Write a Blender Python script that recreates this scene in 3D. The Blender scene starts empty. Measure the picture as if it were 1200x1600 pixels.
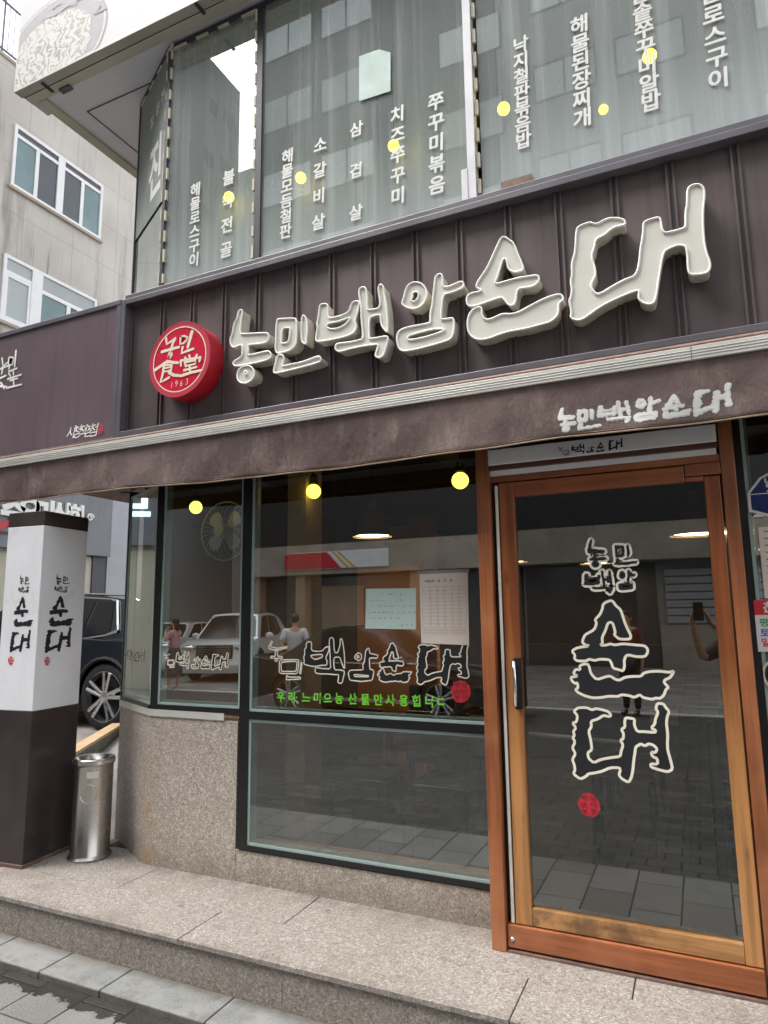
import bpy, math, random
from mathutils import Vector, Matrix
from mathutils.geometry import tessellate_polygon

random.seed(7)
SC = bpy.context.scene
COL = SC.collection
V = Vector

# ------------------------------------------------------------------ camera
YAW, PITCH, ROLL, FPX = 0.435082502, 0.152290437, -0.013164661, 1043.57754
CAM = V((0.0, -3.113, 1.483))
_f = V((-math.sin(YAW) * math.cos(PITCH), math.cos(YAW) * math.cos(PITCH), math.sin(PITCH)))
_r = V((math.cos(YAW), math.sin(YAW), 0))
_u = _r.cross(_f)
CR = math.cos(ROLL) * _r + math.sin(ROLL) * _u
CU = -math.sin(ROLL) * _r + math.cos(ROLL) * _u
CF = _f
cam = bpy.data.cameras.new('camera')
cam.sensor_fit = 'VERTICAL'
cam.sensor_height = 36.0
cam.lens = FPX / 1600 * 36
cam.clip_start = 0.02
cam.clip_end = 500
camo = bpy.data.objects.new('camera', cam)
COL.objects.link(camo)
camo.matrix_world = Matrix(((CR.x, CU.x, -CF.x, CAM.x), (CR.y, CU.y, -CF.y, CAM.y), (CR.z, CU.z, -CF.z, CAM.z), (0, 0, 0, 1)))
SC.camera = camo

# ------------------------------------------------------------------ world, sun, exposure
SUN_EL, SUN_AZ = math.radians(58), math.radians(235)
w = bpy.data.worlds.new('World')
SC.world = w
w.use_nodes = True
nt = w.node_tree
nt.nodes.clear()
sky = nt.nodes.new('ShaderNodeTexSky')
sky.sky_type = 'NISHITA'
sky.sun_disc = False
sky.sun_elevation = SUN_EL
sky.sun_rotation = SUN_AZ
sky.dust_density = 4.0
sky.air_density = 1.2
hs = nt.nodes.new('ShaderNodeHueSaturation')
hs.inputs['Saturation'].default_value = 0.22
hs.inputs['Value'].default_value = 1.0
bg = nt.nodes.new('ShaderNodeBackground')
bg.inputs['Strength'].default_value = 0.15
wo = nt.nodes.new('ShaderNodeOutputWorld')
nt.links.new(sky.outputs[0], hs.inputs['Color'])
nt.links.new(hs.outputs[0], bg.inputs['Color'])
nt.links.new(bg.outputs[0], wo.inputs['Surface'])
sl = bpy.data.lights.new('sun', 'SUN')
sl.energy = .8
sl.angle = math.radians(25)
sl.color = (1.0, 0.965, 0.92)
so = bpy.data.objects.new('sun', sl)
COL.objects.link(so)
_sd = V((math.sin(SUN_AZ) * math.cos(SUN_EL), math.cos(SUN_AZ) * math.cos(SUN_EL), math.sin(SUN_EL)))
so.rotation_euler = _sd.to_track_quat('Z', 'Y').to_euler()
SC.view_settings.view_transform = 'Standard'
SC.view_settings.look = 'None'
SC.view_settings.exposure = 1.72
SC.view_settings.gamma = 1.0
SC.cycles.use_denoising = True
SC.cycles.max_bounces = 10
SC.cycles.transparent_max_bounces = 16
SC.cycles.glossy_bounces = 5
SC.cycles.caustics_reflective = False
SC.cycles.caustics_refractive = False
SC.cycles.sample_clamp_indirect = 6.0

# ------------------------------------------------------------------ helpers
def ray(px, py):
    return (px - 600) * CR - (py - 800) * CU + FPX * CF
def atY(px, py, Y):
    d = ray(px, py); return CAM + d * ((Y - CAM.y) / d.y)
def atZ(px, py, Z):
    d = ray(px, py); return CAM + d * ((Z - CAM.z) / d.z)
def atX(px, py, X):
    d = ray(px, py); return CAM + d * ((X - CAM.x) / d.x)

class Frame:                                   # a flat plane: origin, right, up, normal
    def __init__(s, O, u=(1, 0, 0), v=(0, 0, 1)):
        s.O, s.u, s.v = V(O), V(u).normalized(), V(v).normalized()
        s.n = s.u.cross(s.v).normalized()
    def p(s, a, b, off=0.0):
        return s.O + s.u * a + s.v * b + s.n * off
    def hit(s, px, py):
        d = ray(px, py)
        P = CAM + d * ((s.O - CAM).dot(s.n) / d.dot(s.n))
        return ((P - s.O).dot(s.u), (P - s.O).dot(s.v))
def FY(Y): return Frame((0, Y, 0))             # plane parallel to the shop front

def chaikin(L, n=1, closed=True, c=.25):
    for _ in range(n):
        out = []
        m = len(L)
        for i in range(m if closed else m - 1):
            a, b = L[i], L[(i + 1) % m]
            out += [(a[0] * (1 - c) + b[0] * c, a[1] * (1 - c) + b[1] * c), (a[0] * c + b[0] * (1 - c), a[1] * c + b[1] * (1 - c))]
        if not closed: out = [L[0]] + out + [L[-1]]
        L = out
    return L
def area(L):
    return sum(L[i][0] * L[(i + 1) % len(L)][1] - L[(i + 1) % len(L)][0] * L[i][1] for i in range(len(L))) / 2
def roughen(L, step, amp, rnd):
    out = []
    for i in range(len(L)):
        a, b = L[i], L[(i + 1) % len(L)]
        d = math.hypot(b[0] - a[0], b[1] - a[1])
        k = max(1, int(d / step))
        nx, ny = ((b[1] - a[1]) / d, -(b[0] - a[0]) / d) if d > 1e-9 else (0, 0)
        for j in range(k):
            t = j / k
            e = rnd.gauss(0, amp)
            e = max(-2 * amp, min(2 * amp, e))
            out.append((a[0] + (b[0] - a[0]) * t + nx * e, a[1] + (b[1] - a[1]) * t + ny * e))
    return out
def circle(cx, cy, rx, ry=None, n=32, a0=0, a1=2 * math.pi):
    ry = rx if ry is None else ry
    full = abs(a1 - a0 - 2 * math.pi) < 1e-6
    return [(cx + rx * math.cos(a0 + (a1 - a0) * i / (n if full else n - 1)), cy + ry * math.sin(a0 + (a1 - a0) * i / (n if full else n - 1))) for i in range(n)]
def stroke(pts, w0, w1=None):
    """outline of a brush stroke with rounded ends"""
    w1 = w0 if w1 is None else w1
    n = len(pts); Lf, Rt = [], []
    for i, p in enumerate(pts):
        a = pts[max(0, i - 1)]; b = pts[min(n - 1, i + 1)]
        d = math.hypot(b[0] - a[0], b[1] - a[1]) or 1e-6
        nx, ny = -(b[1] - a[1]) / d, (b[0] - a[0]) / d
        h = (w0 + (w1 - w0) * i / max(1, n - 1)) / 2
        Lf.append((p[0] + nx * h, p[1] + ny * h)); Rt.append((p[0] - nx * h, p[1] - ny * h))
    def cap(c, frm, h):
        a = math.atan2(frm[1] - c[1], frm[0] - c[0])
        return [(c[0] + h * math.cos(a - k * math.pi / 4), c[1] + h * math.sin(a - k * math.pi / 4)) for k in (1, 2, 3)]
    return Lf + cap(pts[-1], Lf[-1], w1 / 2) + Rt[::-1] + cap(pts[0], Rt[0], w0 / 2)

class MB:
    def __init__(s): s.v, s.f = [], []
    def add(s, vs, fs):
        o = len(s.v); s.v += [tuple(p) for p in vs]; s.f += [tuple(i + o for i in f) for f in fs]; return s
    def box(s, x0, y0, z0, x1, y1, z1):
        x0, x1 = sorted((x0, x1)); y0, y1 = sorted((y0, y1)); z0, z1 = sorted((z0, z1))
        return s.add([(x0, y0, z0), (x1, y0, z0), (x1, y1, z0), (x0, y1, z0), (x0, y0, z1), (x1, y0, z1), (x1, y1, z1), (x0, y1, z1)],
                     [(0, 3, 2, 1), (4, 5, 6, 7), (0, 1, 5, 4), (1, 2, 6, 5), (2, 3, 7, 6), (3, 0, 4, 7)])
    def fbox(s, F, a0, b0, a1, b1, o0, o1):    # a box laid on a frame
        P = [F.p(a, b, o) for o in (o0, o1) for (a, b) in ((a0, b0), (a1, b0), (a1, b1), (a0, b1))]
        return s.add(P, [(0, 3, 2, 1), (4, 5, 6, 7), (0, 1, 5, 4), (1, 2, 6, 5), (2, 3, 7, 6), (3, 0, 4, 7)])
    def poly(s, loops, F, off=0.0, thick=0.0, mapf=None, front=True):
        loops = [list(l) for l in loops]
        if area(loops[0]) < 0: loops[0].reverse()
        for h in loops[1:]:
            if area(h) > 0: h.reverse()
        tris = tessellate_polygon([[V((a, b, 0)) for a, b in l] for l in loops]) if front else []
        flat = [p for l in loops for p in l]
        def ori(t):
            (ax, ay), (bx, by), (cx, cy) = (flat[i] for i in t)
            return t if (bx - ax) * (cy - ay) - (cx - ax) * (by - ay) > 0 else (t[0], t[2], t[1])
        tris = [ori(t) for t in tris]
        P = mapf if mapf else (lambda a, b, o: F.p(a, b, o))
        s.add([P(a, b, off) for a, b in flat], tris)
        if thick:
            if front: s.add([P(a, b, off - thick) for a, b in flat], [(t[0], t[2], t[1]) for t in tris])
            for l in loops:
                n = len(l)
                s.add([P(a, b, off) for a, b in l] + [P(a, b, off - thick) for a, b in l],
                      [(i, i + n, (i + 1) % n + n, (i + 1) % n) for i in range(n)])
        return s
    def ribbon(s, L, F, off, w, closed=True, mapf=None):
        n = len(L); A, B = [], []
        for i in range(n):
            a = L[(i - 1) % n] if closed else L[max(0, i - 1)]
            b = L[(i + 1) % n] if closed else L[min(n - 1, i + 1)]
            d = math.hypot(b[0] - a[0], b[1] - a[1]) or 1e-6
            nx, ny = -(b[1] - a[1]) / d * w / 2, (b[0] - a[0]) / d * w / 2
            A.append((L[i][0] + nx, L[i][1] + ny)); B.append((L[i][0] - nx, L[i][1] - ny))
        P = mapf if mapf else (lambda a, b, o: F.p(a, b, o))
        return s.add([P(a, b, off) for a, b in A] + [P(a, b, off) for a, b in B],
                     [(i, i + n, (i + 1) % n + n, (i + 1) % n) for i in range(n if closed else n - 1)])
    def tube(s, pts, r, seg=8, closed=False, r1=None):
        pts = [V(p) for p in pts]; n = len(pts); vs = []
        up = V((0, 0, 1)); prev = None
        for i, p in enumerate(pts):
            a = pts[(i - 1) % n] if closed else pts[max(0, i - 1)]
            b = pts[(i + 1) % n] if closed else pts[min(n - 1, i + 1)]
            t = (b - a).normalized() if (b - a).length > 1e-9 else up
            if prev is None:
                x = t.cross(up) if abs(t.z) < .95 else t.cross(V((1, 0, 0)))
            else:
                x = prev - t * prev.dot(t)
            x.normalize(); prev = x; y = t.cross(x)
            rr = r if r1 is None else r + (r1 - r) * i / max(1, n - 1)
            vs += [p + x * (rr * math.cos(2 * math.pi * k / seg)) + y * (rr * math.sin(2 * math.pi * k / seg)) for k in range(seg)]
        fs = []
        for i in range(n if closed else n - 1):
            j = (i + 1) % n
            fs += [(i * seg + k, i * seg + (k + 1) % seg, j * seg + (k + 1) % seg, j * seg + k) for k in range(seg)]
        if not closed:
            fs += [tuple(range(seg))[::-1], tuple((n - 1) * seg + k for k in range(seg))]
        return s.add(vs, fs)
    def lathe(s, prof, C, seg=32, axis='z', caps=True):
        C = V(C); vs = []
        for r, h in prof:
            for k in range(seg):
                a = 2 * math.pi * k / seg
                c, d = r * math.cos(a), r * math.sin(a)
                vs.append(C + (V((c, d, h)) if axis == 'z' else V((c, h, -d)) if axis == 'y' else V((h, c, d))))
        fs = []
        for i in range(len(prof) - 1):
            fs += [(i * seg + k, i * seg + (k + 1) % seg, (i + 1) * seg + (k + 1) % seg, (i + 1) * seg + k) for k in range(seg)]
        if caps:
            if prof[0][0] > 1e-5: fs.append(tuple(range(seg))[::-1])
            if prof[-1][0] > 1e-5: fs.append(tuple((len(prof) - 1) * seg + k for k in range(seg)))
        return s.add(vs, fs)
    def ball(s, C, r, seg=24, rings=14):
        rx, ry, rz = r if isinstance(r, tuple) else (r, r, r)
        C = V(C); vs = [C + V((0, 0, -rz))]; fs = []
        for i in range(1, rings):
            t = -math.pi / 2 + math.pi * i / rings
            vs += [C + V((rx * math.cos(t) * math.cos(2 * math.pi * k / seg), ry * math.cos(t) * math.sin(2 * math.pi * k / seg), rz * math.sin(t))) for k in range(seg)]
        vs.append(C + V((0, 0, rz)))
        fs += [(0, 1 + (k + 1) % seg, 1 + k) for k in range(seg)]
        for i in range(rings - 2):
            o = 1 + i * seg
            fs += [(o + k, o + (k + 1) % seg, o + seg + (k + 1) % seg, o + seg + k) for k in range(seg)]
        o = 1 + (rings - 2) * seg
        fs += [(o + k, o + (k + 1) % seg, len(vs) - 1) for k in range(seg)]
        return s.add(vs, fs)
    def grid(s, fn, nu, nv):
        vs = [fn(i / nu, j / nv) for j in range(nv + 1) for i in range(nu + 1)]
        return s.add(vs, [(j * (nu + 1) + i, j * (nu + 1) + i + 1, (j + 1) * (nu + 1) + i + 1, (j + 1) * (nu + 1) + i) for j in range(nv) for i in range(nu)])
    def build(s, name, mat, parent=None, smooth=None, bevel=0.0, seg=2):
        me = bpy.data.meshes.new(name)
        me.from_pydata(s.v, [], s.f)
        if mat: me.materials.append(mat)
        if smooth is not None:
            me.polygons.foreach_set('use_smooth', [True] * len(me.polygons))
            me.set_sharp_from_angle(angle=math.radians(smooth))
        me.update()
        o = bpy.data.objects.new(name, me)
        COL.objects.link(o)
        if parent:
            o.parent = parent
            o.matrix_parent_inverse = Matrix.Translation(parent_world(parent)).inverted()
        if bevel:
            m = o.modifiers.new('bevel', 'BEVEL'); m.width = bevel; m.segments = seg; m.limit_method = 'ANGLE'; m.angle_limit = math.radians(35)
        return o

def parent_world(o):
    if o.parent is None: return V(o.location)
    return parent_world(o.parent) + o.matrix_parent_inverse.translation + V(o.location)
def tag(o, label=None, cat=None, group=None, kind=None):
    if label: o['label'] = label
    if cat: o['category'] = cat
    if group: o['group'] = group
    if kind: o['kind'] = kind
    return o
def thing(name, label, cat, loc, group=None):
    o = bpy.data.objects.new(name, None)
    o.empty_display_size = 0.1
    o.location = loc
    COL.objects.link(o)
    return tag(o, label, cat, group)
def struct(name, mb, mat, label, cat, **k):
    return tag(mb.build(name, mat, **k), label, cat, kind='structure')

# ------------------------------------------------------------------ materials
def srgb(r, g, b):
    return tuple(((c / 255) / 12.92 if c / 255 <= .04045 else ((c / 255 + .055) / 1.055) ** 2.4) for c in (r, g, b)) + (1,)
class NT:
    def __init__(s, name):
        s.m = bpy.data.materials.new(name); s.m.use_nodes = True
        s.t = s.m.node_tree; s.t.nodes.clear()
        s.out = s.n('OutputMaterial')
    def n(s, ty, **k):
        x = s.t.nodes.new('ShaderNode' + ty)
        for a, b in k.items():
            if a.startswith('i_'): x.inputs[a[2:].replace('_', ' ')].default_value = b
            else: setattr(x, a, b)
        return x
    def l(s, a, b): s.t.links.new(a, b)
    def coord(s, scale=(1, 1, 1), kind='Object'):
        tc = s.n('TexCoord'); mp = s.n('Mapping')
        mp.inputs['Scale'].default_value = scale
        if kind == 'World':
            g = s.n('NewGeometry'); s.l(g.outputs['Position'], mp.inputs['Vector'])
        else: s.l(tc.outputs[kind], mp.inputs['Vector'])
        return mp.outputs[0]
    def noise(s, vec, scale, detail=4, rough=.55):
        x = s.n('TexNoise'); x.inputs['Scale'].default_value = scale; x.inputs['Detail'].default_value = detail; x.inputs['Roughness'].default_value = rough
        s.l(vec, x.inputs['Vector']); return x.outputs['Fac']
    def ramp(s, fac, stops, interp='LINEAR'):
        r = s.n('ValToRGB'); r.color_ramp.interpolation = interp
        e = r.color_ramp.elements
        while len(e) < len(stops): e.new(.5)
        for q, (p, c) in zip(e, stops):
            q.position = p; q.color = c if len(c) == 4 else (*c, 1)
        s.l(fac, r.inputs[0]); return r.outputs[0]
    def mix(s, fac, a, b, mode='MIX'):
        x = s.n('Mix', data_type='RGBA', blend_type=mode)
        for sock, val in ((x.inputs[0], fac), (x.inputs[6], a), (x.inputs[7], b)):
            if isinstance(val, (int, float, tuple)): sock.default_value = val
            else: s.l(val, sock)
        return x.outputs[2]
    def math(s, op, a, b=0.0, clamp=False):
        x = s.n('Math', operation=op, use_clamp=clamp)
        for sock, val in ((x.inputs[0], a), (x.inputs[1], b)):
            if isinstance(val, (int, float)): sock.default_value = val
            else: s.l(val, sock)
        return x.outputs[0]
    def sep(s, vec):
        x = s.n('SeparateXYZ'); s.l(vec, x.inputs[0]); return x.outputs
    def smooth(s, v, a, b):
        x = s.n('MapRange', interpolation_type='SMOOTHSTEP'); s.l(v, x.inputs[0]); x.inputs[1].default_value = a; x.inputs[2].default_value = b
        return x.outputs[0]
    def bsdf(s, col, rough=.5, metal=0.0, bump=None, bstr=.3, bdist=.01, spec=.5, coat=0.0):
        b = s.n('BsdfPrincipled')
        for k, val in (('Base Color', col), ('Roughness', rough), ('Metallic', metal), ('Specular IOR Level', spec), ('Coat Weight', coat)):
            if isinstance(val, (int, float, tuple)): b.inputs[k].default_value = val
            else: s.l(val, b.inputs[k])
        if bump is not None:
            bp = s.n('Bump'); bp.inputs['Strength'].default_value = bstr; bp.inputs['Distance'].default_value = bdist
            s.l(bump, bp.inputs['Height']); s.l(bp.outputs[0], b.inputs['Normal'])
        return b
    def done(s, sh):
        s.l(sh if not hasattr(sh, 'outputs') else sh.outputs[0], s.out.inputs['Surface']); return s.m

def plain(name, c, rough=.5, metal=0.0, var=.12, scale=6.0, bump=0.0, bscale=60, spec=.5, coat=0.0, streak=0.0):
    t = NT(name)
    v = t.coord(kind='World')
    f = t.noise(v, scale, 5)
    col = t.mix(t.smooth(f, .3, .7), tuple(x * (1 - var) for x in c[:3]) + (1,), tuple(min(1, x * (1 + var)) for x in c[:3]) + (1,))
    if streak:
        s_ = t.noise(t.coord((14, 14, .7), 'World'), 1.6, 4)
        col = t.mix(t.math('MULTIPLY', t.smooth(s_, .45, .75), streak), col, tuple(x * .45 for x in c[:3]) + (1,))
    rg = t.math('MULTIPLY_ADD', f, .2); t.t.nodes[-1].inputs[2].default_value = max(.02, rough - .1)
    b = t.noise(v, bscale, 3) if bump else None
    return t.done(t.bsdf(col, rg, metal, b, bump, .004, spec, coat))

def emit(name, c, st):
    t = NT(name); e = t.n('Emission'); e.inputs[0].default_value = c; e.inputs[1].default_value = st
    return t.done(e)

def m_granite(name, base=(1, 1, 1), dirt=0.0, rough=.6, floor=False):
    t = NT(name); v = t.coord(kind='World')
    vo = t.n('TexVoronoi'); vo.inputs['Scale'].default_value = 115; t.l(v, vo.inputs['Vector'])
    g = t.sep(vo.outputs['Color'])[0]
    vo2 = t.n('TexVoronoi'); vo2.inputs['Scale'].default_value = 240; t.l(v, vo2.inputs['Vector'])
    g2 = t.sep(vo2.outputs['Color'])[1]
    k = lambda r, g_, b: (r * base[0], g_ * base[1], b * base[2], 1)
    c = t.ramp(g, [(0, k(.10, .085, .078)), (.16, k(.20, .165, .14)), (.42, k(.34, .285, .24)), (.68, k(.30, .27, .245)), (.85, k(.47, .43, .385)), (1, k(.62, .58, .53))])
    c2 = t.ramp(g2, [(0, k(.12, .105, .095)), (.4, k(.30, .255, .22)), (1, k(.50, .45, .40))])
    c = t.mix(.5, c, c2)
    big = t.noise(v, 1.7, 4)
    c = t.mix(t.math('MULTIPLY', t.smooth(big, .42, .7), .30), c, k(.22, .18, .145))
    if dirt:
        z = t.sep(v)[2]
        low = t.math('MULTIPLY', t.smooth(t.math('ADD', z, t.math('MULTIPLY', t.noise(v, 5, 4), .35)), .42, .10), dirt)
        c = t.mix(low, c, (.10, .075, .055, 1))
        xs = t.sep(v)[0]
        st = t.smooth(t.math('ABSOLUTE', t.math('ADD', xs, 3.16)), .10, 0)
        st = t.math('MULTIPLY', st, t.math('MULTIPLY', t.smooth(t.noise(v, 9, 3), .35, .7), .55))
        st = t.math('MULTIPLY', st, t.smooth(z, .75, .3))
        c = t.mix(st, c, (.34, .20, .06, 1))
    if floor:                                   # trodden dirt, drip marks and grime along the joints
        y = t.sep(v)[1]
        s1 = t.noise(v, 3.1, 6, .7)
        c = t.mix(t.math('MULTIPLY', t.smooth(s1, .50, .66), .38), c, (.17, .14, .115, 1))
        s2 = t.noise(v, 17, 4, .6)
        c = t.mix(t.math('MULTIPLY', t.smooth(s2, .60, .70), .35), c, (.13, .11, .095, 1))
        near = t.math('ADD', t.smooth(y, -.40, -.462), t.smooth(y, .05, .19))
        c = t.mix(t.math('MULTIPLY', near, t.math('MULTIPLY', t.smooth(t.noise(v, 11, 4), .35, .65), .5)), c, (.12, .10, .085, 1))
        gum = t.n('TexVoronoi'); gum.inputs['Scale'].default_value = 3.3; t.l(v, gum.inputs['Vector'])
        c = t.mix(t.math('MULTIPLY', t.smooth(gum.outputs['Distance'], .075, .05), .5), c, (.09, .085, .08, 1))
    h = t.math('ADD', t.noise(v, 120, 3), t.math('MULTIPLY', g, .5))
    return t.done(t.bsdf(c, rough, 0, h, .35, .003))

def m_wood(name, hi, lo, axis='z', zfade=None, stain=0.0):
    t = NT(name)
    sc = {'z': (30, 30, 1.3), 'x': (1.3, 30, 30)}[axis]
    v = t.coord(sc, 'World'); w = t.coord(kind='World')
    g = t.noise(v, 1.0, 6, .6)
    big = t.noise(w, 2.6, 3)
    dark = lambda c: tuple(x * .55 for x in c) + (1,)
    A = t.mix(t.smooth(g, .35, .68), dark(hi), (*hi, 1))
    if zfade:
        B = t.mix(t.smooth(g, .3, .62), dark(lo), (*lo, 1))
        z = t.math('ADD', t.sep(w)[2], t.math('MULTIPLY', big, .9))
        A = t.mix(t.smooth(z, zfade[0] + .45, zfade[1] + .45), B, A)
    else:
        A = t.mix(t.smooth(big, .4, .75), A, (*lo, 1))
    kn = t.n('TexVoronoi'); kn.inputs['Scale'].default_value = 2.1; t.l(t.coord((3, 3, 1), 'World'), kn.inputs['Vector'])
    A = t.mix(t.math('MULTIPLY', t.smooth(kn.outputs['Distance'], .10, .02), .7), A, (.06, .02, .008, 1))
    if stain:
        xs = t.sep(w); s1 = t.noise(w, 7, 5, .65)
        m = t.math('MULTIPLY', t.smooth(s1, .40, .62), t.math('MULTIPLY', t.smooth(xs[0], .05, -.35), t.smooth(xs[2], .32, .15)))
        A = t.mix(t.math('MULTIPLY', m, stain), A, (.028, .018, .012, 1))
    return t.done(t.bsdf(A, .42, 0, g, .15, .002, .5, .12))

def m_glass(name, refl=.10, tint=(.8, .84, .82), haze=0.0, hazecol=(.5, .55, .52)):
    t = NT(name)
    tr = t.n('BsdfTransparent'); tr.inputs[0].default_value = (*tint, 1)
    gl = t.n('BsdfGlossy'); gl.inputs['Color'].default_value = (.93, .97, .95, 1); gl.inputs['Roughness'].default_value = 0.0
    wv = t.n('Bump'); wv.inputs['Strength'].default_value = .02; wv.inputs['Distance'].default_value = .02
    t.l(t.noise(t.coord(kind='World'), 1.1, 1), wv.inputs['Height']); t.l(wv.outputs[0], gl.inputs['Normal'])
    fr = t.n('Fresnel'); fr.inputs['IOR'].default_value = 1.5
    fac = t.math('ADD', t.math('MULTIPLY', fr.outputs[0], 1.6), refl, True)
    base = tr.outputs[0]
    if haze:
        d = t.n('BsdfDiffuse'); d.inputs[0].default_value = (*hazecol, 1)
        v = t.coord((9, 9, .25), 'World')
        s1 = t.noise(v, 1.5, 6, .65)
        w = t.coord(kind='World'); z = t.sep(w)[2]
        bot = t.math('MULTIPLY', t.smooth(z, 4.35, 3.55), .38)
        hz = t.math('ADD', t.math('MULTIPLY', t.smooth(s1, .40, .85), .34), bot)
        hz = t.math('ADD', hz, haze, True)
        mx = t.n('MixShader'); t.l(hz, mx.inputs[0]); t.l(base, mx.inputs[1]); t.l(d.outputs[0], mx.inputs[2]); base = mx.outputs[0]
    m2 = t.n('MixShader'); t.l(fac, m2.inputs[0]); t.l(base, m2.inputs[1]); t.l(gl.outputs[0], m2.inputs[2])
    ge = t.n('NewGeometry')                     # the pane has two faces: only the outer one reflects
    cl_ = t.n('BsdfTransparent')
    m3 = t.n('MixShader'); t.l(ge.outputs['Backfacing'], m3.inputs[0]); t.l(m2.outputs[0], m3.inputs[1]); t.l(cl_.outputs[0], m3.inputs[2])
    return t.done(m3)

M = {}
def m_kerb():
    t = NT('kerb_stone'); w = t.coord(kind='World'); q = t.sep(w)
    c = t.mix(t.smooth(t.noise(w, 4, 5), .3, .7), srgb(108, 110, 109), srgb(136, 137, 134))
    c = t.mix(t.smooth(t.noise(w, 150, 3), .4, .62), c, t.mix(.5, c, srgb(152, 152, 149)))
    c = t.mix(t.math('MULTIPLY', t.smooth(t.noise(w, 2.3, 5, .7), .52, .66), .35), c, srgb(128, 112, 92))
    dirt = t.math('ADD', t.smooth(q[1], -.53, -.455), t.smooth(q[2], -.188, -.198))
    c = t.mix(t.math('MULTIPLY', dirt, t.math('ADD', t.math('MULTIPLY', t.noise(w, 14, 4), .9), .2), True), c, srgb(70, 62, 50))
    c = t.mix(t.math('MULTIPLY', t.smooth(t.noise(w, 13, 5, .7), .50, .68), .45), c, srgb(96, 94, 88))
    sp = t.n('TexVoronoi'); sp.inputs['Scale'].default_value = 5; t.l(w, sp.inputs['Vector'])
    c = t.mix(t.math('MULTIPLY', t.smooth(sp.outputs['Distance'], .10, .06), .5), c, srgb(84, 82, 78))
    return t.done(t.bsdf(c, .75, 0, t.noise(w, 160, 3), .5, .004))
M['granite'] = m_granite('granite_wall', (1.27, 1.27, 1.25), .42)
M['granite_floor'] = m_granite('granite_terrace', (.95, .975, .995), 0, .55, True)
M['granite_riser'] = m_granite('granite_riser', (.76, .755, .745), 0)
M['kerb'] = m_kerb()
M['sign'] = plain('sign_metal', srgb(97, 85, 86), .42, .25, .14, 2.5, .08, 14, streak=.34)
M['sign_side'] = plain('sign_sheet', srgb(108, 94, 99), .32, .1, .10, 1.4, .03, 20, streak=.3)
M['frame_grey'] = plain('frame_grey', srgb(104, 101, 107), .4, .3, .1, 5)
M['letter_face'] = plain('letter_acrylic', srgb(214, 212, 202), .35, 0, .03, 8)
M['letter_side'] = plain('letter_return', srgb(204, 199, 186), .5, 0, .16, 9, streak=.45)
M['letter_trim'] = plain('letter_trim', srgb(245, 244, 238), .35, 0, .03, 8)
M['red'] = plain('red_acrylic', (.62, .012, .045, 1), .3, 0, .06, 4)
M['red_side'] = plain('red_return', (.42, .012, .025, 1), .4, 0, .12, 5)
M['red_pale'] = plain('red_rim', (.55, .05, .085, 1), .35, 0, .05, 5)
M['cream'] = plain('cream_paint', srgb(236, 220, 200), .5, 0, .04, 8)
M['white'] = plain('white_vinyl', (.80, .80, .77, 1), .5, 0, .04, 9)
M['white_plastic'] = plain('white_plastic', srgb(234, 234, 237), .3, 0, .05, 3, coat=.2, streak=.07)
M['black_vinyl'] = plain('black_vinyl', (.012, .013, .016, 1), .5, 0, .1, 9)
M['outline'] = plain('outline_vinyl', srgb(232, 226, 208), .5, 0, .05, 9)
M['seal'] = plain('seal_red', (.45, .02, .035, 1), .5, 0, .25, 60)
M['black'] = plain('black_frame', (.012, .012, .013, 1), .35, .1, .1, 6)
M['bead'] = plain('glazing_bead', srgb(158, 178, 172), .4, 0, .06, 5)
M['jamb'] = m_wood('jamb_wood', (.37, .120, .044), (.42, .165, .070))
M['jamb_x'] = m_wood('rail_wood', (.36, .112, .040), (.41, .155, .066), 'x')
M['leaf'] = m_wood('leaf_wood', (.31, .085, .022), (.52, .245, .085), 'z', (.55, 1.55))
M['leaf_x'] = m_wood('leaf_rail_wood', (.32, .092, .026), (.37, .125, .038), 'x')
M['leaf_low'] = m_wood('leaf_low_wood', (.46, .23, .085), (.52, .28, .11), 'x', None, .62)
M['strip'] = plain('strip_plastic', srgb(214, 210, 198), .4, 0, .1, 8)
M['steel'] = plain('brushed_steel', (.50, .48, .45, 1), .26, 1.0, .08, 3)
M['chrome'] = plain('chrome', (.75, .75, .75, 1), .12, 1.0, .03, 3)
M['glass'] = m_glass('window_glass', .27, (.74, .75, .73))
M['glass_low'] = m_glass('lower_glass', .19, (.40, .43, .42))
M['glass_door'] = m_glass('door_glass', .12, (.42, .40, .38))
M['glass_up'] = m_glass('upper_glass', .17, (.66, .72, .70), .36, (.56, .62, .60))
M['glass_plain'] = m_glass('far_glass', .2, (.45, .55, .55))
M['valance'] = None
M['alu'] = plain('aluminium', srgb(205, 204, 196), .4, .2, .06, 4)
M['rust'] = plain('rusty_brown', srgb(120, 96, 86), .6, .2, .25, 20)
M['dark'] = plain('dark_box', (.02, .018, .017, 1), .7, 0, .1, 5)
M['pylon_dark'] = plain('pylon_dark', srgb(62, 52, 52), .38, .1, .22, 4, .06, 30, coat=.1, streak=.25)
M['paper'] = plain('paper', srgb(226, 216, 204), .8, 0, .03, 5)
M['note'] = plain('note_paper', srgb(192, 214, 208), .8, 0, .04, 5)
M['ink'] = plain('ink', (.08, .08, .09, 1), .8, 0, .1, 20)
M['ink_thin'] = plain('ink_grey', (.25, .24, .24, 1), .8, 0, .1, 20)
M['green'] = plain('green_vinyl', (.16, .58, .04, 1), .5, 0, .1, 20)
M['blue'] = plain('plate_blue', (.012, .03, .16, 1), .3, 0, .06, 5)
M['notice_red'] = plain('notice_red', (.62, .03, .05, 1), .4, 0, .06, 5)
M['txt_blue'] = plain('ink_blue', (.03, .12, .55, 1), .5, 0, .06, 5)
M['txt_green'] = plain('ink_green', (.04, .35, .10, 1), .5, 0, .06, 5)
M['concrete_band'] = plain('band_concrete', srgb(170, 158, 146), .8, 0, .15, 1.2, .2, 15, streak=.2)
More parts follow.
